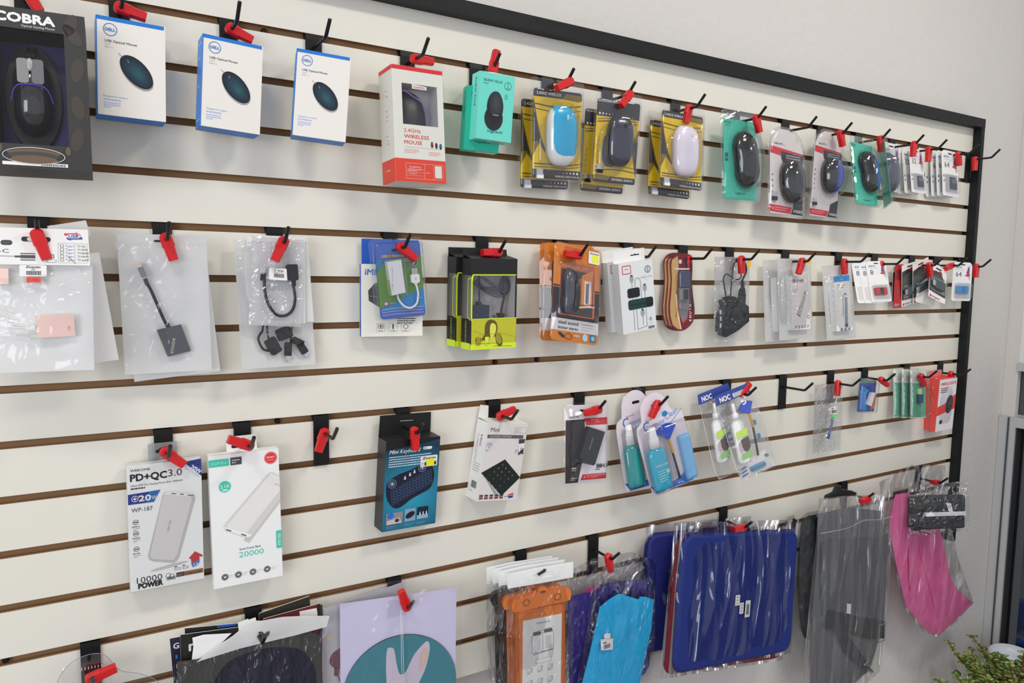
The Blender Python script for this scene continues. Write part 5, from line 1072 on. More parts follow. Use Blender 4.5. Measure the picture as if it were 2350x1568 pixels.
for i in range(4):
    for j in range(5):
        u, v = 52+i*9.6-j*9-4, 84+i*7.4+j*7.0+i*0; q.text('7894561230/*-+.='[(i+4*j) % 16], u, v+2, 4.5, LGREY, 3, rot=-30)
for i in range(5): q.rect(4+i*12.6, H-13, 13+i*12.6, H-9, DGREY, 1); q.rect(4+i*12.6, H-8, 13+i*12.6, H-4, mat((120, 50, 50), .5), 1)
q.line([(67, H-8), (78, H-8)], 1, NV, 1); q.poly([(74, H-11), (88, H-15), (90, H-12), (78, H-9)], mat((190, 50, 60), .5), 1); q.poly([(76, H-8), (90, H-10), (88, H-5), (78, H-4)], NV, 1)
T_ = t/it.w*100; q.mode = ('left', t); q.text('Mini', T_*.5, 28, 9, INK, 1, rot=-90, wid=22); q.text('NUMERIC KEYPAD', T_*.24, 28, 6, GREY, 1, rot=-90, wid=56); q.lines(T_*.2, 86, T_*.6, 4, 5, 1.4, GREY, 1); q.bars(T_*.3, 122, T_*.75, 136, INK, 1); q.lines(T_*.2, 142, T_*.6, 1, 3, 1.6, GREY, 1); q.mode = None
q.end('carton')
q = it.b(); q.prism([(1, -28), (96, -24), (100, -1), (0, -1)], -t, -t+.0008, OFFW); q.rr(34, -15, 56, -11, 2, BLACK, 1, -t+.0008); q.add([q.P(0, 0, 0), q.P(100, 0, 0), q.P(99, -3, -t+.001), q.P(1, -3, -t+.001)], [(0, 1, 2, 3)], OFFW); q.end('hang_tab')
# --- black brick in a red and white blister
it = It('argom', 'adapter_blister_pack', 'black red and white blister with a black brick-shaped adapter', 'blister pack'); H = it.H; q = it.b()
q.prism(rpts(6, 4, 99, H-3, 6), -.0008, 0, mat((220, 212, 216), .4)); q.text('ARGOM', 13, 30, 7, INK, 1, wid=22, bold=.04, shear=.1); q.poly([(6, 33), (48, 33), (50, 90), (34, H-4), (6, H-4)], mat((36, 28, 28), .4), 1)
q.poly([(46, 31), (99, 31), (99, 45), (52, 45)], mat((196, 34, 42), .4), 2); q.lines(62, 33.5, 34, 1, 3, 2, mat((230, 150, 150), .5), 3); q.lines(72, 38, 22, 1, 3, 1.4, mat((230, 150, 150), .5), 3)
q.text('88H', 76, 132, 12, INK, 2, wid=18, bold=.07); q.lines(74, 134, 20, 1, 3, 2, DGREY, 2); q.poly([(44, 143), (98, 143), (98, 154), (40, 154)], mat((196, 34, 42), .4), 2); q.text('>', 47, 151, 7, OFFW, 3, bold=.08); q.lines(54, 145, 40, 2, 3.6, 1.5, mat((230, 150, 150), .5), 3)
q.rect(20, 128, 30, 131, LGREY, 2); q.rect(20, 133, 30, 135, GREY, 2); q.text('Y', 25, 148, 8, LGREY, 2, 'C', rot=90); q.lines(17, 149, 16, 2, 3, 1.3, LGREY, 2); q.rr(36, 13, 64, 18, 2.4, BLACK, 2); q.end('printed_card')
q = it.b(); q.prism([(50, 46), (86, 58), (64, 122), (28, 110)], .001, .015, mat((30, 30, 33), .35), front=mat((34, 35, 38), .4)); q.prism([(20, 108), (28, 110), (64, 122), (62, 124), (26, 114)], .001, .013, mat((54, 54, 58), .3)); q.text('ARGOM', 52, 92, 5, GREY, 1, rot=70, wid=24, z=.0152); q.end('adapter_brick')
q = it.b(); q.loft([[(u, v, z) for u, v in rpts(*p, 8)][::-1] for *p, z in ((0, 0, 103, H+1, -.004), (0, 0, 103, H+1, -.003), (4, 4, 99, H-3, .0008), (10, 30, 94, H-12, .003), (12, 34, 92, H-16, .017))], SHELL, cap0=False); q.end('clear_shell')
# --- screen cleaning kits: arched card, spray bottle, fan brush, folded cloth
LQ = mat((24, 150, 178), .15, coat=.7, k=1.4); SKY = mat((112, 168, 222), .5, k=1.35); BRU = mat((14, 60, 180), .7); GOLD = mat((206, 150, 40), .3, metal=.5, k=1.4)
def fanbrush(q, tip, root, end, wd, z=.006):
    tx, ty = tip; rx, ry = root; L = math.hypot(tx-rx, ty-ry); dx, dy = (tx-rx)/L, (ty-ry)/L; px_, py_ = -dy, dx
    pts = [(rx+px_*2.4, ry+py_*2.4)]+[(rx+(dx*math.cos(a)+px_*math.sin(a))*L, ry+(dy*math.cos(a)+py_*math.sin(a))*L) for a in [R(x) for x in (48, 35, 22, 8, -8, -22, -35, -48)]]+[(rx-px_*2.4, ry-py_*2.4)]
    q.prism(pts, z-.0016, z+.0016, BRU)
    for a in range(-44, 45, 8):
        ca, sa = math.cos(R(a)), math.sin(R(a)); q.line([(rx+dx*4, ry+dy*4), (rx+(dx*ca+px_*sa)*L*.97, ry+(dy*ca+py_*sa)*L*.97)], .5, mat((30, 90, 215), .6), 1, z+.0016)
    return q
def brush(it, tip, root, mid, end):
    q = it.b(); fanbrush(q, tip, root, end, 0); o = q.end('brush')
    q = it.b(o); q.tube([(*root, .006), ((root[0]+mid[0])/2, (root[1]+mid[1])/2, .0065), (*mid, .006)], .0030, GOLD); q.end('ferrule')
    q = it.b(o); q.tube([(*mid, .006), ((mid[0]+end[0])/2, (mid[1]+end[1])/2, .006), (*end, .0055)], .0025, mat((40, 46, 46), .35)); q.end('brush_handle')
def kit(label, pose, front):
    it = It('clean', 'cleaning_kit_pack', label, 'blister pack', 'screen cleaning kits', pose=pose); H = it.H; q = it.b()
    CD = mat((208, 200, 208), .45); O = [(4, 118), (1, 60), (0, 20), (4, 4), (14, -2), (17, -24), (24, -36), (36, -44), (50, -46), (64, -40), (73, -26), (76, -12), (84, -4), (98, 0), (100, 20), (101, 70), (100, 118), (92, 128), (14, 128)]
    O = [(u, v*1.0) for u, v in O]
    q.prism(smooth(O, 2), -.0008, 0, CD); BLN = mat((88, 124, 190), .45)
    q.text('C', 15, 16, 24, mat((60, 100, 180), .45), 1, wid=13, bold=.02); q.text('omputer', 28, 15, 13, BLN, 1, rot=8, wid=34, shear=.3); q.text('Clean', 64, 8, 15, BLN, 1, rot=16, wid=28, shear=.3); q.line([(40, 20), (70, 16), (94, 0), (99, -4)], 1.2, BLN, 1)
    q.ell(63, -4, 6, 5, mat((40, 120, 190), .4), 1, -20); q.text('Newest', 24, 0, 6, mat((210, 60, 60), .5), 1, wid=18, rot=8); q.rr(40, -27, 56, -22, 2.4, BLACK, 1)
    q.poly([(4, 112), (26, 120), (60, 116), (101, 98), (100, 118), (92, 128), (14, 128)], mat((16, 100, 190), .4), 1); q.end('printed_card')
    if front:
        b_ = it.b(); pr = [(45, 0), (45, 9), (50, 15), (56, 18), (112, 19), (119, 18), (121, 0)]
        b_.lathe(23, .013, pr, LQ, fz=.5, rot=0, pv=60); o = b_.end('spray_bottle')
        q = it.b(o); q.lathe(23, .013, [(8, 0), (8, 6), (12, 6.6), (26, 7.6), (28, 9.4), (45, 10), (46, 0)], mat((232, 230, 234), .3), fz=.7, rot=2, pv=60); q.end('spray_cap')
        q = it.b(o); z = .0246; q.text('SCREEN CLEAN', 11, 76, 5, OFFW, 1, wid=24, rot=0, z=z, bold=.02); q.lines(13, 84, 20, 5, 4.4, 1.2, mat((170, 220, 230), .5), 1, 4, z); q.ell(33, 88, 3.5, 4, mat((150, 205, 215), .4), 1, z=z); q.end('bottle_print')
        brush(it, (55, 12), (57, 40), (59, 66), (63, 115))
        q = it.b(); q.loft([[(u, v, z) for u, v in rpts(77+i, 42+i, 101-i, 124-i, 3)][::-1] for i, z in ((0, .001), (0, .006), (2, .009), (5, .010))], SKY); q.end('folded_cloth')
        q = it.b(); q.loft([[(50+(u-50)*k, 60+(v-60)*k, z) for u, v in smooth(O, 2)][::-1] for k, z in ((1.05, -.004), (1.05, -.003), (1.01, .0008))], SHELL, cap0=False, cap1=False); q.rbox(1, 4, 44, 125, 8, .001, .027, SHELL, 6); q.rbox(42, 12, 100, 122, 8, .001, .013, SHELL, 5); q.end('clear_shell')
    else:
        b_ = it.b(); b_.lathe(22, .010, [(45, 0), (45, 9), (56, 17), (112, 18), (119, 17), (120, 0)], mat((30, 140, 140), .15, coat=.7), fz=.5, rot=-2, pv=60); o = b_.end('spray_bottle')
        q = it.b(o); q.lathe(22, .010, [(10, 0), (10, 6), (28, 7.6), (45, 9.6), (46, 0)], mat((220, 220, 226), .3), fz=.6, rot=-2, pv=60); q.end('spray_cap')
        q = it.b(); q.loft([[(50+(u-50)*k, 60+(v-60)*k, z) for u, v in smooth(O, 2)][::-1] for k, z in ((1.05, -.004), (1.05, -.003), (1.01, .0008))], SHELL, cap0=False, cap1=False); q.rbox(5, 18, 40, 124, 8, .001, .02, SHELL, 6); q.end('clear_shell')
X, Y, Z, a_, b_, c_, w_, h_ = POSE['clean']
kit('screen cleaning kit with blue fan brush, fully visible in front', POSE['clean'], True)
kit('screen cleaning kit half covered by the one in front', (X-.030, -.014, Z+.009, -4, -5, 7, w_, h_), False)
# --- clear wallets with bottle and brush
def noc(label, pose, front):
    it = It('noc', 'cleaning_kit_pack', label, 'bagged kit', 'clear wallet cleaning kits', pose=pose); H = it.H; w0 = it.w
    q = it.b(); q.prism([(0, -2), (92, -2), (96, 20), (-4, 22)], .001, .0016, mat((48, 66, 140), .4)); q.text('NOC', 8, 18, 17, OFFW, 1, wid=30, bold=.09, z=.0017)
    if front: q.rect(46, 8, 84, 18, LGREY, 1, .0017); q.lines(49, 10, 32, 2, 4, 2, GREY, 2, z=.0017)
    q.end('header_card')
    q = it.b(); bx = 31; q.lathe(bx, .012, [(66, 0), (67, 10), (76, 17), (150, 18), (164, 18), (170, 14), (172, 0)], mat((224, 224, 232), .25, coat=.5), fz=.5, rot=6, pv=30); o = q.end('spray_bottle')
    q = it.b(o); q.lathe(bx, .012, [(28, 0), (28, 4), (50, 5), (52, 9), (66, 10), (68, 0)], mat((232, 230, 234), .3), fz=.7, rot=6, pv=30); q.end('spray_cap')
    q = it.b(o); z = .0226; q.poly([(9, 92), (41, 90), (41, 106), (8, 108)], mat((176, 204, 90), .4), 1, z); q.poly([(16, 112), (39, 110), (36, 134), (28, 142), (18, 140), (14, 130)], mat((88, 82, 78), .4), 1, z); q.poly([(6, 144), (34, 142), (33, 156), (4, 158)], mat((130, 176, 110), .4), 1, z); q.poly([(7, 118), (14, 116), (16, 140), (6, 140)], mat((180, 150, 170), .4), 1, z); q.end('bottle_label')
    if front:
        brush(it, (65, 36), (71, 66), (70, 100), (60, 167))
        q = it.b(); q.loft([[(u, v, z) for u, v in rpts(30+i, 186+i, 74-i, 198-i, 5)][::-1] for i, z in ((0, .001), (0, .005), (2, .007))], mat((96, 150, 190), .5)); q.end('rolled_cloth')
        q = it.b(); q.sheet(0, 20, 100, H, .0016, film(tint=(252, 252, 252), milk=.12, gloss=.06, rough=.1, bump=.3), 3, z=-.002); q.poly([(0, 176), (88, 160), (100, 206), (0, 208)], mat((216, 212, 212), .5), 0, .0005)
        for i in range(3): q.poly([(-8, 76+i*15), (10, 74+i*15), (10, 80+i*15), (-8, 83+i*15)], mat((90, 104, 160), .4), 1, .001); q.poly([(4, 182+i*8), (22, 180+i*8), (22, 184+i*8), (4, 187+i*8)], mat((70, 100, 150), .4), 2, .001)
        for v in (86, 120): q.rr(76, v, 86, v+12, 1, mat((60, 120, 170), .4), 2, .001)
        q.ell(86, 176, 6, 4, mat((90, 120, 130), .4), 2, 20, z=.001); q.end('back_card')
    q = it.b(); E3 = lambda u, v, x, y: (u*(1+.06*y)-4*y, v)
    q.sheet(-5, 21, 101, H+1, .030, film(tint=(250, 250, 251), milk=.05, gloss=.08, rough=.1, bump=.35, bs=14), 3, z=.008, amp=.0006); q.end('plastic_bag')
    q = it.b(); e_ = mat((225, 225, 226), .3)
    for p in ([(-4, 22, .004), (-6, 110, .004), (-9, 172, .006), (0, 208, .002)], [(96, 20, .004), (100, 110, .003), (102, 206, .001)], [(0, 208, .002), (50, 208, .004), (102, 206, .001)]): q.tube(p, .0006, e_, n=6)
    q.end('bag_seam')
X, Y, Z, a_, b_, c_, w_, h_ = POSE['noc']
noc('tilted clear wallet with white bottle and blue brush, in front', (X, Y, Z, a_, -10, c_, w_, h_), True)
noc('tilted clear wallet with a bottle, mostly behind the front wallet', (X-.034, Y+.020, Z+.002, -8, -6, 15, w_, h_), False)
# --- bag with a pen-like brush
it = It('pen', 'pen_bag', 'crumpled clear bag holding a small blue and silver pen', 'bagged pen'); H = it.H
q = it.b(); q.tube([(52, 134, .003), (60, 108, .003), (66, 80, .003), (68, 66, .003)], .0028, mat((120, 124, 160), .25, metal=.4)); q.tube([(50, 142, .003), (53, 128, .003)], .0034, mat((30, 70, 170), .3), spl=False); q.tube([(67, 74, .003), (76, 38, .003)], .0016, OFFW); q.end('pen')
q = it.b(); q.rr(48, 58, 76, 78, 2, OFFW, 1, .007); q.lines(56, 62, 14, 1, 2, 2, INK, 2, z=.007); q.bars(55, 67, 71, 75, DGREY, 2, z=.007); q.rr(52, 79, 68, 86, 1, mat((70, 220, 40), .5, k=1.6), 1, .007); q.rr(50, 87, 66, 92, 1, mat((130, 150, 235), .4), 1, .007); q.end('price_label')
pack(it, film(tint=(240, 241, 243), gloss=.10, rough=.12, bump=.9, bs=20), 0, 0, 100, H, .018, 33, zip_=True, mb=film(tint=(238, 239, 241), milk=.15, gloss=.08, rough=.2, bump=.6))
it = It('sdb', 'card_reader_pack', 'tiny blue blister pack with a white and orange gadget', 'blister pack'); H = it.H; q = it.b()
q.prism(rpts(0, -14, 100, H, 3), -.0006, 0, mat((96, 120, 126), .4)); q.rect(0, 0, 100, H, mat((44, 66, 140), .4), 1); q.poly([(10, 10), (60, 30), (30, 60), (90, 100), (60, H-4), (8, H-8)], mat((40, 130, 190), .4), 2); q.poly([(4, 30), (40, 40), (50, 100), (10, 110)], mat((90, 130, 200), .4), 3); q.end('printed_card')
q = it.b(); q.prism([(62, 38), (86, 40), (68, 100), (42, 92)], .001, .008, mat((232, 226, 232), .4)); q.prism([(86, 40), (94, 46), (90, 100), (72, H-6), (66, 100)], .001, .007, mat((176, 106, 70), .4)); q.end('card_reader')
q = it.b(); q.rbox(-8, -4, 102, H+3, 8, -.002, .013, SHELL, 6); q.prism(rpts(-4, -24, 100, 0, 10), -.001, -.0004, SHELLG); q.end('clear_shell')
# --- green packs in a file
def green(label, off, front):
    it = It('green', 'cable_blister_pack', label, 'blister pack', 'green cable packs', off=off); H = it.H; q = it.b(); G = mat((96, 156, 128), .4)
    q.prism(rpts(0, -6, 100, H, 3), -.0006, 0, mat((206, 204, 200), .4)); q.rr(3, 46, 100, H-4, 6, G, 1)
    for r_ in (44, 36, 28, 20): q.ring(56, 110, r_, 2.4, mat((120, 180, 150), .4) if r_ % 8 == 4 else mat((80, 140, 112), .4), 2, rv=r_*1.2)
    for v in (64, 88, 112): q.ell(14, v, 5, 7, mat((130, 180, 160), .4), 3)
    q.lines(24, 22, 40, 3, 6, 2, mat((200, 120, 130), .5), 1); q.end('printed_card')
    if front: q = it.b(); q.box(40, 66, 62, 88, .001, .006, mat((190, 196, 160), .3)); q.box(38, 88, 66, 122, .001, .008, mat((60, 76, 100), .35)); q.end('connector')
    q = it.b(); q.loft([[(u, v, z) for u, v in rpts(*p, 5)][::-1] for *p, z in ((-6, -12, 103, H+3, -.001), (-2, -4, 102, H+1, .009), (4, 2, 98, H-4, .011))], SHELLG, cap0=False); q.end('clear_shell')
green('green cable blister pack at the front of a file', (0, 0, 0), True)
for i in range(2): green('pale edge of a green cable pack, %s one behind the front pack' % NTH[i], (-.022*(i+1), .011*(i+1), .001*(i+1)), False)
# --- red and white mouse box by the frame
it = It('merc', 'mouse_box', 'shrink-wrapped red and white mouse box right beside the frame', 'box'); H = it.H; q = it.b(); t = .040; MR = mat((214, 62, 58), .4); MW = mat((212, 206, 210), .4)
q.box(0, 0, 100, H, -t, 0, MR, left=mat((238, 76, 70), .4), front=MW)
q.poly([(0, 100), (40, 92), (100, 60), (100, 116), (60, 122), (0, 134)], MR, 1); q.text('MERCUSYS', 10, 22, 14, MR, 2, wid=84, bold=.06); q.lines(10, 32, 40, 3, 7, 3, DGREY, 2); q.ell(66, 96, 20, 34, mat((46, 44, 48), .35), 3, 8); q.ell(70, 90, 12, 24, mat((64, 62, 66), .35), 4, 8); q.ell(26, 158, 9, 8, DGREY, 2); q.end('carton')
q = it.b(); q.sheet(-3, -3, 104, H+8, t+.022, film(tint=(250, 248, 249), gloss=.06, rough=.07, bump=.6, bs=25), 9, z=-t/2, amp=.0006); q.end('shrink_wrap')
q = it.b(); q.prism([(10, -22), (80, -22), (90, 0), (4, 0)], -t, -t+.0006, mat((200, 120, 120), .4)); q.end('hang_tab')
# ================================================================ BOTTOM ROW
PL = (.13, -.05, -.95, 0, 0, 0, .25, .25)
# --- clear round blister shell
it = It('shell', 'empty_blister_shell', 'clear moulded plastic shell with a rounded header, lower left corner', 'blister shell', pose=(-.02, -.033, -.95, 0, 0, 0, .12, .30)); q = it.b()
O = smooth([(-14, 30), (-6, -4), (4, -20), (14, -27), (26, -29.5), (38, -28), (46, -21), (59, -1), (80, 9), (100, 26), (112, 60), (112, 130), (90, 190), (30, 210), (-20, 180), (-34, 120), (-30, 70)])
q.prism(O, -.0008, 0, SHELL); q.loft([[(40+r*math.cos(t), 96+r*1.06*math.sin(t), z) for t in [-6.283*i/40 for i in range(40)]] for r, z in ((70, .0002), (68, .012), (62, .014), (58, .006), (50, .004))], SHELL, cap0=False)
q.loft([[(u, v, z) for u, v in rpts(-2+i, -22+i, 50-i, 26-i, 8)][::-1] for i, z in ((0, .0002), (3, .003), (5, .003))], SHELL, cap0=False)
e_ = mat((130, 130, 150), .2)
for i in range(7): q.tube([(19+i*3.4, -17+.3*i, .0035), (19+i*3.4, -13, .004)], .0004, OFFW, n=5, spl=False)
q.end('shell_body'); q = it.b(); q.tube([(u, v, .0002) for u, v in O[:-1]], .0004, e_, n=5, spl=False); q.end('shell_rim')
# --- pile of mouse pads, notebooks and cards on one hook
def card(label, pts, m, d=.030, edge=None, extra=None, name='printed_card', cat='card', grp='dark cards behind the mouse pad', th=.0016):
    e = It('x', name, label, cat, grp, pose=(.13, -d, -.95, 0, 0, 0, .25, .25)); q = e.b(); q.prism(pts, -th, 0, edge or m, front=m)
    if extra: extra(q)
    q.end('card_face'); return e
BK = mat((22, 20, 20), .5)
card('black patterned sleeve behind the white header, upper left of pile', [(3.6, -15.7), (38, -11), (39, 40), (3.2, 50)], BK, .024, WHITE, lambda q: (q.poly([(22.2, -13.2), (33.2, -11.7), (33.6, -10.2), (22.2, -11.4)], mat((20, 70, 160), .4), 1),))
card('black sleeve with a white letter, in front of the blue-tipped one', [(.8, -13.3), (38, -9.6), (39, 45), (.2, 55)], mat((26, 23, 20), .5), .030, WHITE, lambda q: q.text('n', 5.5, -2, 9, OFFW, 1, bold=.08))
card('dark navy card with white letters, leftmost in the pile', [(-4.7, -10.6), (3, -10.4), (3, 34), (-2.4, 34)], mat((26, 22, 50), .45), .0205, WHITE, lambda q: (q.text('G', -2.8, -3.6, 5, OFFW, 1, bold=.06), q.rect(-1.8, .5, -.6, 3, mat((40, 110, 180), .4)), q.text('L', -1.4, 9, 4, OFFW, 1), q.text('C', -1.4, 13, 4, OFFW, 1)))
card('black ribbed card slanting up to the right of the pile', [(48, -13.5), (80.5, -17.9), (84, 40), (48, 30)], mat((34, 30, 22), .6), .0165, WHITE)
card('maroon card with a small blank white label', [(50, -10.6), (86.6, -12.6), (88, 45), (50, 45)], mat((92, 20, 30), .45), .0235, WHITE, lambda q: (q.poly([(73, -10.3), (84.3, -10), (85, -4.6), (73.2, -5.6)], OFFW, 1), q.poly([(84.6, -12.4), (86.6, -12.6), (87.6, 10), (85.6, 10)], mat((44, 14, 18), .45), 2)))
card('thin black card edge at the far right of the pile', [(86.8, -10.7), (88.8, -10.3), (89.4, 40), (87, 40)], mat((14, 14, 14), .5), .0185)
def scraps(q): q.poly([(37, -8), (49, -9), (49, 4), (37, 4)], OFFW, 1)
card('white paper tags poking up behind the header strip', [(33.7, -13.3), (40, -14.4), (40, -13.6), (44.5, -14.2), (44.8, -12), (49.1, -10.8), (49.1, 10), (36, 10)], OFFW, .0325, None, scraps, 'paper_tag', 'paper tag', None)
def padbag(label, d, outline, padm, inner, header, name, back, seed):
    e = It('x', name, label, 'mouse pad', None, pose=(.13, -d, -.95, 0, 0, 0, .25, .25)); q = e.b()
    q.prism(outline, -.0035, 0, back, front=padm)
    if inner: q.poly(smooth(inner, 3), mat((16, 16, 40), .6), 1)
    q.end('pad'); q = e.b(); q.drape(header, .0016, film(tint=(230, 228, 228), milk=.72, gloss=.08, rough=.2, bump=.6, bs=16), .0008, .0007, seed); q.end('bag_header')
    q = e.b(); q.poly([(45, -6.4), (47.2, -6.2), (49, -4.2), (50.6, -5.4), (52.2, -5), (51.6, -2.6), (49, -1.2), (46.4, -2.6)], mat((70, 66, 66), .5), 1, .0022); q.end('hang_slot')
    q = e.b(); q.sheet(-4, 2, 89, 106, .020, film(tint=(246, 246, 248), gloss=.045, rough=.12, bump=.8, bs=14, stretch=3), 8, z=.0006, amp=.0009, nu=26); q.end('plastic_bag'); return e
mo = [(-1.8, 1.2), (9, 3.0), (60, 1.9), (79, 2.4), (84, 6), (85.2, 14), (85.2, 100), (-1.8, 100)]
padbag('charcoal and navy mouse pad in a clear bag with white header', .040, mo, mat((58, 57, 54), .8), [(14, 40), (18.5, 20), (28, 8.5), (48, 5.8), (69, 11), (79, 23), (82, 40), (82, 100), (14, 100)], [(8.7, 3.7), (22, -4), (30, -7.6), (36, -11.4), (45, -13.2), (60, -12.6), (74, -10), (90.9, -6), (88.8, 1), (69, 1.7), (34, 1.9)], 'mouse_pad', mat((40, 40, 40), .8), 2)
e = It('x', 'bag_header_flap', 'loose white bag header flap at the left of the pile', 'bag flap', pose=(.13, -.036, -.95, 0, 0, 0, .25, .25)); q = e.b(); q.drape([(7.1, -11), (13.5, -11.3), (29.6, -8.4), (22, -2), (9.3, 5), (6.2, 5), (7.6, -5.6)], 0, mat((226, 224, 224), .5), .0008, .0006, 5); q.end('flap')
# --- lilac card with a round teal mouse pad
it = It('lilac', 'round_mouse_pad', 'round teal mouse pad with pale ears on a lilac card', 'mouse pad'); q = it.b()
LIL = mat((198, 192, 218), .6); CX, CY, RX = 51, 84.5, 49.4
q.prism([(0, 0), (100, 0), (100, 140), (0, 140)], -.0012, 0, LIL, front=LIL); q.poly([(40, 3), (60, 5), (60, 17), (39, 19)], mat((186, 180, 206), .6), .4); q.end('backing_card')
q = it.b(); q.prism(epts(CX, CY, RX, RX, 0, 72), .0005, .0032, mat((44, 36, 48), .6), front=mat((62, 122, 136), .75, var=.12, vs=25)); WE = mat((188, 178, 194), .7)
q.poly(smooth([(39, 46), (42, 44.6), (45, 47), (47.5, 62), (50, 70), (55, 69), (62, 55), (70, 46.4), (74, 44), (76, 48), (75.6, 56), (72, 70), (66, 84), (66, 100), (38, 100), (38.4, 76), (38, 60)]), WE, 1, .0032)
q.poly(smooth([(71, 50), (74.6, 52), (72.6, 62), (68.6, 70), (66.6, 66), (68, 56)]), mat((198, 166, 168), .7), 2, .0032); q.poly(smooth([(71, 52), (74, 54), (72.4, 60), (69.6, 65), (69, 60)]), mat((200, 172, 156), .7), 3, .0032); q.end('pad')
q = it.b(); q.sheet(-3, -3, 105, 145, .022, film(tint=(252, 252, 253), gloss=.035, rough=.08, bump=.5, bs=10, stretch=2), 3, z=.0015, amp=.0005, nu=24); q.end('plastic_bag')
q = it.b(); q.tube([(49.4, 10, .012), (50, 30, .0128), (50.6, 60, .013), (52, 90, .013)], .0005, film(tint=(255, 255, 255), milk=.8, gloss=.3, rough=.05), n=6); q.tube([(50.2, 10, .012), (51.4, 30, .0128), (52.2, 60, .013), (53.6, 90, .013)], .0005, film(tint=(255, 255, 255), milk=.8, gloss=.3, rough=.05), n=6); q.end('bag_crease')
it = It('x', 'floral_mouse_pad', 'grey pad with a dark rose print, between two bagged pads', 'mouse pad', pose=(.345, -.022, -.93, 0, 0, 0, .25, .25)); q = it.b()
q.prism([(3, 0), (60, -6), (60, 90), (0, 90)], -.003, 0, mat((180, 178, 186), .6)); RO = mat((112, 70, 80), .7)
q.poly(smooth([(8, 34), (12, 31), (17, 30), (19, 34), (17, 40), (14, 44), (10, 43), (7, 39)]), RO, 1); q.poly([(10, 43), (14, 44), (13, 50), (10, 49)], RO, 1); q.line([(12, 48), (15, 56), (18, 66), (18, 80)], .7, RO, 1); q.line([(15, 44), (18, 50), (20, 56)], .6, RO, 1); q.ell(7, 21, 2, 2.6, mat((196, 186, 150), .6), 1); q.ell(10, 68, 9, 6, mat((150, 110, 130), .7), 1); q.end('pad')
q = it.b(); q.sheet(-2, -9, 62, 92, .006, BAG, 6, z=0, amp=.0004); q.end('plastic_bag')
# --- waterproof phone pouches
ORG = mat((206, 112, 50), .4); ORB = mat((186, 96, 44), .45)
def pouch(label, off, m, mb, front):
    it = It('orp', 'phone_pouch', label, 'phone pouch', 'waterproof phone pouches', off=off); q = it.b(); z = 0
    q.rbox(8, 58, 91, 215, 4, -.004, .001, mb, 2); q.rbox(13, 66, 86, 215, 4, .001, .0022, m, 1.5)
    q.end('pouch_body')
    q = it.b(); bar = smooth([(2, 53), (6, 45), (16, 42.5), (38, 40.8), (42, 39), (46, 33.5), (52, 31.6), (58, 33.5), (62, 38), (70, 39.6), (92, 40), (98, 46), (97.5, 58), (92, 61), (50, 62.5), (10, 64.5), (3, 61)], 3)
    q.prism(bar, -.005, .006, m); q.ell(52, 37.6, 5, 2.6, mat((120, 70, 50), .5), 1, z=.006); q.end('clip_bar')
    if front:
        for u in (25, 76): q = it.b(); q.ring(u, 51, 6, 1.6, mat((150, 74, 30), .4), 1, z=.0062); q.prism(epts(u, 51, 4, 4), .006, .0072, ORG); q.end('lock_button')
        q = it.b(); q.prism([(20, 83), (84, 83), (82, 212), (17, 212)], .0024, .003, OFFW); K = mat((150, 150, 150), .5); D = mat((90, 90, 92), .5); z = .003
        q.text('INSTRUCTIONS', 53, 93, 4.4, D, 1, 'C', wid=22, z=z)
        q.frame(34, 110, 70, 142, .8, K, 1, z); q.line([(52, 110), (52, 142)], .8, K, 1, z); q.rr(36, 106, 49, 112, 2, D, 2, z); q.rr(54, 104, 68, 110, 2, D, 2, z); q.line([(31, 107), (72, 102)], .6, K, 1, z); q.line([(36, 145), (68, 141)], 1, D, 2, z); q.rr(57, 116, 66, 138, 1, LGREY, 1, z); q.rr(38, 118, 48, 140, 1, LGREY, 1, z)
        q.frame(40, 154, 66, 162, .5, K, 1, z)
        for i in range(6): u, v = 30+(i % 3)*17, 172+(i//3)*22; q.ring(u, v, 4.6, .6, K, 1, rv=5.5, z=z); q.line([(u-4, v+6), (u+5, v-5)], .7, D, 1, z); q.ell(u+1, v+1, 2.4, 3, LGREY, 2, z=z)
        q.lines(24, 206, 52, 2, 4, 1.4, K, 1, 5, z); q.end('instruction_card')
    q = it.b(); q.sheet(-5, 25, 104, 220, .026, film(tint=(244, 244, 246), gloss=.06, rough=.09, bump=.9, bs=16, stretch=2), 15+int(off[0]*-900), z=.001, amp=.0012, nu=22, nv=26); q.end('plastic_bag')
    q = it.b(); q.drape([(-3.4, 0), (40, -2), (104, -1), (104, 26), (50, 26), (-3.2, 25)], 0, mat((226, 226, 227), .5), .0012, .0009, 4+front); q.end('bag_header')
    if front: q = it.b(); q.tube([(45, 9.4, .0024), (57, 4, .0024)], .0026, BLACK, spl=False); q.end('hang_slot')
pouch('orange phone pouch with printed instruction card, front of stack', (0, 0, 0), ORG, ORB, True)
pouch('second orange phone pouch just behind the front one', (-.012, .012, .003), ORG, ORB, False)
BKP = mat((30, 30, 32), .4)
pouch('black phone pouch behind both orange pouches', (-.018, .024, .004), BKP, BKP, False)
pouch('black phone pouch at the back of the stack, its edge showing', (-.024, .036, .004), BKP, BKP, False)
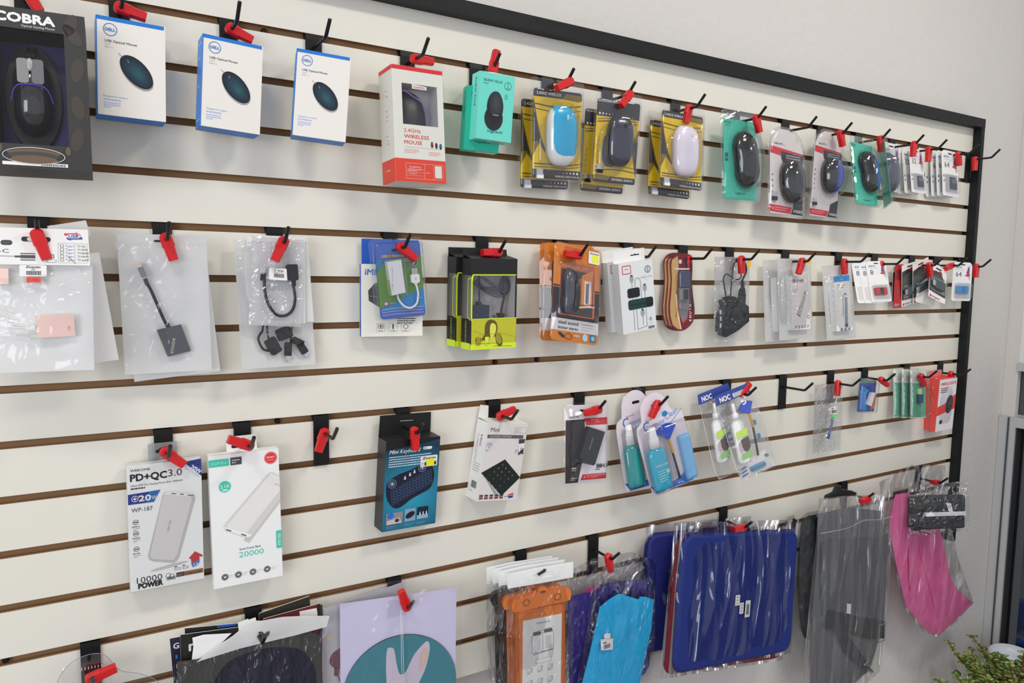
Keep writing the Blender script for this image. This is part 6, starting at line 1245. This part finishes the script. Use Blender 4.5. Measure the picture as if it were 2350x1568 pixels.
# --- folded bright blue sleeve in a clear bag, purple sheet behind
BU = mat((22, 156, 206), .55, bump=.3, bs=30, k=1.35); bl_ = (.93, -.058, -.98, 0, 0, 0, .2, .3)
it = It('x', 'folded_pouch', 'folded bright blue fabric pouch in a crackly clear bag', 'fabric pouch', pose=bl_); q = it.b()
q.drape([(14.3, 20.8), (28, 27), (40.7, 32.9), (43.3, 30.3), (52, 33), (62.4, 37.8), (62, 52), (61, 68.5), (54, 98), (44, 140), (0, 150), (-36, 140), (-30, 104), (-21.4, 73.9), (-15, 48), (-10.5, 29.6), (2, 24)], 0, BU, .006, .002, 3); q.end('blue_fabric')
q = it.b(); q.drape([(43, 34), (60, 40), (60, 68), (54, 98), (44, 138), (12, 142), (24, 96), (36, 62)], -.0045, mat((12, 106, 134), .6, k=1.3), .003, .001, 9); q.end('inner_fold')
q = it.b(); q.poly([(-10.7, 62.3), (5.7, 65.4), (5.5, 77.3), (-9.7, 74.4)], OFFW, 1, .0068); q.poly([(-6, 57.6), (2, 59), (2, 65), (-6, 63.4)], OFFW, 1, .0068); q.lines(-7, 67, 9, 1, 2, 1, INK, 2, z=.0068); q.bars(-6, 69.5, 2, 74, DGREY, 2, z=.0068); q.end('price_label')
q = it.b(); q.drape([(-21.9, -2), (2, -12), (25.7, -14), (45, -4), (63.1, 21.9), (66, 60), (64.3, 112), (50, 150), (-42, 150), (-36, 100), (-26, 50)], .002, film(tint=(244, 244, 247), gloss=.07, rough=.08, bump=1., bs=13, stretch=2), .022, .003, 6); q.end('plastic_bag')
it = It('x', 'folded_pouch', 'purple fabric sheet with a pink edge behind the blue pouch', 'fabric pouch', pose=(.86, -.034, -.95, 0, 0, 0, .25, .3)); q = it.b()
q.drape([(-5.2, 25.5), (18.2, 25.6), (26, 21.7), (55, 24), (83.1, 29.4), (86, 70), (84.2, 107.7), (80, 113.7), (40, 125), (-1.3, 118)], 0, mat((58, 44, 130), .6, bump=.3, bs=20), .006, .0015, 5); q.end('purple_fabric')
q = it.b(); q.drape([(8, 24.6), (16, 21.5), (26, 20), (27, 24), (18, 27)], .0002, mat((170, 60, 120), .6), .002, .0006, 5); q.end('pink_edge')
q = it.b(); q.drape([(-8, 4), (20, -2), (60, 0), (88, 14), (90, 70), (86, 116), (40, 128), (-6, 122)], .001, film(tint=(242, 242, 246), gloss=.06, rough=.09, bump=.9, bs=14, stretch=2), .014, .002, 16); q.end('plastic_bag')
# --- laptop sleeves
SB = mat((6, 32, 108), .7, bump=.25, bs=200, var=.12, vs=8)
def sleeve(label, pose, m, front, grp='padded laptop sleeves'):
    it = It('sleeve', 'laptop_sleeve', label, 'laptop sleeve', grp, pose=pose); H = it.H; q = it.b(); q.rbox(0, 0, 100, H, 7, -.009, .009, m, 1.6); o = q.end('sleeve_body')
    q = it.b(o); q.tube([(u, v, 0) for u, v in rpts(-.1, -.1, 100.1, H+.1, 7)], .0016, mat((8, 20, 80), .6) if front else m, n=6, spl=False); q.end('zip_edge')
    if front:
        for a in ((43.5, 33, 47.5, 38.6), (47.6, 37.4, 51.2, 43.4), (52.6, 36.6, 57, 45.6)): q = it.b(); q.rr(*a, .5, OFFW, 1, .0118); (q.bars(a[0]+1, a[1]+2, a[2]-1, a[3]-1.4, INK, 2, z=.0118) if a[0] > 50 else q.lines(a[0]+1, a[1]+1, 2, 3, 1.6, .5, GREY, 2, z=.0118)); q.end('price_label')
    q = it.b(); q.sheet(-2.5, -6, 102.5, H+2, .038 if front else .022, film(tint=(246, 246, 250), gloss=.08, rough=.10, bump=1., bs=3.4, stretch=5), 4 if front else 7, z=.001, amp=.0012, nu=34, nv=20); q.end('plastic_bag')
X, Y, Z, a_, b_, c_, w_, h_ = POSE['sleeve']
sleeve('royal blue padded laptop sleeve with three small stickers, in front', (X, Y, Z, a_, b_, c_, w_, h_), SB, True)
sleeve('dark red laptop sleeve sandwiched between the blue sleeves', (X+.010, -.047, Z-.016, 3, -5, -10.5, w_-.012, h_+.002), mat((112, 16, 34), .7, bump=.25, bs=200), False)
sleeve('navy laptop sleeve nearest the wall, behind the red one', (X-.052, -.024, Z-.006, 2, -2, -6.5, .34, .262), mat((16, 24, 96), .7, bump=.25, bs=200), False)
# --- black sleeves
def bsl(label, pts, d, seed):
    it = It('x', 'rolled_sleeve', label, 'laptop sleeve', 'black rolled sleeves', pose=(1.5, -d, -.95, 0, 0, 0, .3, .3)); q = it.b(); q.drape(pts, 0, mat((34, 36, 38), .7, bump=.3, bs=60), .016, .0012, seed); q.end('sleeve_body')
    q = it.b(); q.drape([(u+(1.5 if u > 25 else -1.5), v+(1.5 if v > 60 else -3)) for u, v in pts], .0005, film(tint=(240, 240, 242), gloss=.05, rough=.1, bump=.8, bs=12), .020, .0012, seed); q.end('plastic_bag')
bsl('rolled black sleeve in clear plastic beside the blue laptop sleeve', [(16, 6), (24, 3), (41.6, 4), (42.5, 15.7), (42.9, 60), (40.1, 113), (34, 114), (27, 109), (22, 99), (17, 60)], .045, 2)
bsl('narrow black sleeve squeezed between blue and rolled black sleeves', [(8, 6), (17, 6), (18, 40), (17, 90), (8, 92), (6, 50)], .025, 4)
# --- long grey bag with a strap inside
gp = (1.6, -.062, -.95, 0, 0, 0, .3, .4)
it = It('x', 'shoulder_bag', 'long grey bag with a dark strap, wrapped in clear plastic', 'bag', pose=gp); q = it.b()
q.drape([(-2, 2), (40, 2), (92, 14), (98, 40), (100, 90), (99, 130), (84, 162), (56, 170), (-1, 150), (-2, 90), (-1, 40)], -.004, mat((88, 89, 94), .8, bump=.3, bs=80), .012, .002, 3, n=30); o = q.end('bag_body')
q = it.b(o); q.drape([(1.2, 27), (14.5, 25.5), (36.2, 28.1), (95.5, 35.9), (98, 80), (97, 116), (60, 112), (6, 90)], .003, mat((74, 75, 82), .8, bump=.3, bs=80), .003, .0015, 4); q.end('front_flap')
q = it.b(o); q.drape([(14.2, 86.5), (50, 100), (97.3, 116.7), (99, 133.6), (76.6, 128.5), (40, 114), (7.5, 101)], .0065, mat((36, 38, 44), .7), .002, .001, 5); q.drape([(23.3, 104), (40, 112), (60, 134), (86, 163), (64, 152), (39, 130)], .0068, mat((40, 42, 50), .7), .002, .001, 6); q.end('strap')
q = it.b(o); q.frame(88, 118, 97, 134, 1.2, STEEL, 1, .010); q.end('buckle')
q = it.b(o); q.tube([(72, 138, .009), (73, 148, .010), (68, 150, .010), (76, 153, .010), (80, 162, .009), (74, 156, .009)], .0012, mat((160, 158, 150), .3, metal=.6)); q.end('snap_hook')
q = it.b(); q.poly([(38, 86), (44, 88), (44, 97), (38, 95)], OFFW, 1, .0092); q.end('price_label')
q = it.b(); q.drape([(-6, -13), (30, -10), (85, -3), (98, 16), (103, 50), (102.8, 90), (98, 166), (60, 176), (-10, 172), (-14, 130), (-8, 60), (-6, 20)], .002, film(tint=(242, 243, 244), milk=.06, gloss=.10, rough=.10, bump=1., bs=3.2, stretch=6), .024, .003, 12, n=40); q.end('plastic_bag')
q = it.b(); q.tube([(-5, 16, .012), (30, 17, .014), (52, 14, .015), (75, 17, .014), (97, 18, .010)], .0009, film(tint=(250, 250, 250), milk=.3, gloss=.2, rough=.1)); q.end('tie_crease')
q = it.b(); q.drape([(3.7, -9.8), (5.3, -13.6), (14.7, -15.4), (18, -21), (24, -20), (26.1, -16.4), (42.4, -12.2), (49.8, -9.1), (47.9, -7.2), (30, -8)], -.004, BLACK, .006, .001, 2); q.end('clip_hanger', label='black plastic clip hanger')
# --- pink bag
it = It('x', 'folded_pouch', 'bright pink folded pouch tapering down in clear plastic', 'fabric pouch', pose=(1.9, -.06, -.97, 0, 0, 0, .3, .4)); PKM = mat((226, 94, 142), .5, bump=.25, bs=30, k=1.5); q = it.b()
q.drape([(4.9, -6.6), (27.6, -5.3), (56, 18), (85.9, 41.5), (99, 68), (110.4, 94.1), (125.5, 109.2), (156.8, 129.8), (128, 140), (101.7, 148.4), (86.2, 146.7), (70, 136.1), (35.3, 105.1), (14.5, 61.9), (-1, 21.2)], 0, PKM, .012, .002, 4); o = q.end('pink_fabric')
q = it.b(o); q.tube([(40, 30, .006), (52, 62, .0085), (72, 100, .008), (92, 140, .004)], .0012, mat((222, 110, 150), .45)); q.tube([(28, 30, .006), (30, 60, .007), (36, 90, .006)], .001, mat((170, 50, 90), .5)); q.end('fold_ridge')
q = it.b(); q.drape([(3, -9), (28, -9), (27, -5), (4, -4)], -.002, mat((50, 40, 40), .6), .004, .0005, 4); q.end('dark_top_edge')
q = it.b(); q.drape([(-20.6, -21.3), (27, -31), (85.2, -23.8), (95, 20), (118, 72), (151.9, 122), (158, 130), (128, 142), (94.2, 150.5), (68, 139.1), (32, 106), (11, 62), (-6, 20)], .001, film(tint=(246, 244, 247), gloss=.10, rough=.08, bump=1., bs=4, stretch=4), .024, .003, 8, n=36); q.end('plastic_bag')
# --- black strap packet
it = It('strap', 'strap_packet', 'black folded straps in a glossy packet hanging before the pink pouch', 'bagged straps', pose=None); q = it.b(); BS = mat((42, 44, 46), .6, bump=.3, bs=60)
q.rbox(14, 2, 99, 30, 4, -.014, .008, BS, 3); q.rbox(12, 36, 97, 58, 4, -.014, .009, BS, 3); q.rbox(-2, 4, 16, 60, 5, -.02, .004, mat((30, 30, 33), .6), 3); q.end('folded_strap')
q = it.b(); q.rbox(18, 29.4, 98, 36.4, 1, -.002, .0105, mat((206, 204, 206), .4), 1); q.end('white_band')
q = it.b(); q.poly([(58, 14), (68, 15), (72, 30), (63, 28)], OFFW, 1, .0095); q.lines(61, 19, 7, 2, 3, .8, DGREY, 2, z=.0095); q.end('price_label')
q = it.b(); q.sheet(-8, -18, 110, 66, .036, film(tint=(244, 244, 248), gloss=.12, rough=.06, bump=1.1, bs=24), 5, z=-.002, amp=.0025, warp=2); q.end('plastic_bag')
# ================================================================ PLANT AND BUCKET BY THE DOOR
def plant():
    bx, by = 2.32, -.20; e = bpy.data.objects.new('potted_jade_plant', None); COL.objects.link(e); e.location = (bx, by, FLOOR_Z)
    tag(e, 'bushy green jade plant with reddish stems in the lower right corner', 'plant')
    b = W(); b.par = e; n = 28; b.loft([[(r*math.cos(6.283*i/n), r*math.sin(6.283*i/n), z) for i in range(n)] for r, z in ((.085, 0), (.11, .19), (.118, .19), (.118, .215), (.104, .215), (.1, .19))][::1], mat((120, 74, 54), .7)); b.end('pot')
    b = W(); b.par = e; b.loft([[(r*math.cos(6.283*i/n), r*math.sin(6.283*i/n), z) for i in range(n)] for r, z in ((.1, .185), (.05, .195))], mat((60, 48, 38), .9)); b.end('soil')
    r = random.Random(11); st = W(); st.par = e; lf = []; LV = [mat((112, 138, 56), .4, k=1.3), mat((136, 160, 78), .4, k=1.3), mat((86, 110, 46), .4, k=1.3)]
    for k in range(44):
        a = r.uniform(0, 6.283); sp_ = r.uniform(.02, .19); top = r.uniform(.29, .41)+(.04 if sp_ < .1 else 0); P = [Vector((.03*math.cos(a), .03*math.sin(a), .18))]
        for j in range(1, 7):
            t = j/6; P.append(Vector((math.cos(a)*sp_*t**1.3+r.uniform(-.012, .012), math.sin(a)*sp_*t**1.3+r.uniform(-.012, .012), .18+(top-.18)*t)))
        st.tube([tuple(p) for p in P], .0022, mat((130, 58, 52), .5), n=6)
        Q = spline(P, 5)
        for j in range(8, len(Q), 1):
            for s in (0, 1):
                lf.append((Q[j], r.uniform(0, 6.283), r.uniform(.009, .014)))
    st.end('stems'); b = W(); b.par = e
    for p, a, s in lf:
        d = Vector((math.cos(a), math.sin(a), r.uniform(-.1, .7))).normalized(); t = d.cross(Vector((0, 0, 1))).normalized(); nn = t.cross(d); V = []
        for i in range(8):
            th = 6.283*i/8; V.append(p+d*(s*(1+math.cos(th))*.8)+t*s*.62*math.sin(th)+nn*s*.12*math.cos(2*th))
        V += [p+d*s*.8+nn*s*.22, p+d*s*.8-nn*s*.2]
        b.add(V, [(i, (i+1) % 8, 8) for i in range(8)]+[((i+1) % 8, i, 9) for i in range(8)], r.choice(LV), True)
    b.end('foliage')
plant()
def bucket():
    e = bpy.data.objects.new('white_planter', None); COL.objects.link(e); e.location = (2.556, -.10, FLOOR_Z)
    tag(e, 'white planter with a red trim ring next to the jade plant', 'planter')
    b = W(); b.par = e; n = 30; b.loft([[(r*math.cos(6.283*i/n), r*math.sin(6.283*i/n), z) for i in range(n)] for r, z in ((.05, 0), (.066, .05), (.066, .315), (.060, .32), (.058, .28))], mat((206, 208, 222), .4)); b.end('planter_body')
    b = W(); b.par = e; b.tube([(.068*math.cos(6.283*i/24), .068*math.sin(6.283*i/24), .29) for i in range(25)], .004, mat((196, 50, 44), .4), spl=False); b.end('red_ring')
bucket()
# ceiling lamps: the fittings whose light falls on the goods
for i, (p, e_) in enumerate(LAMPS):
    o = bpy.data.objects.new('ceiling_lamp', None); COL.objects.link(o); o.location = (p[0], p[1], CEIL_Z); tag(o, ['ceiling light panel above the big mouse box', 'ceiling light panel above the middle of the slat wall', 'ceiling light panel nearest the shop door'][i], 'lamp', 'ceiling lamps')
    b = W(); b.par = o; x, y, z = .30, .165, .035
    for q_ in ((-x, -y, -z, x, -y+.02, 0), (-x, y-.02, -z, x, y, 0), (-x, -y+.02, -z, -x+.02, y-.02, 0), (x-.02, -y+.02, -z, x, y-.02, 0)): wbox(b, *q_, OFFW)
    b.end('lamp_frame')
hooks()
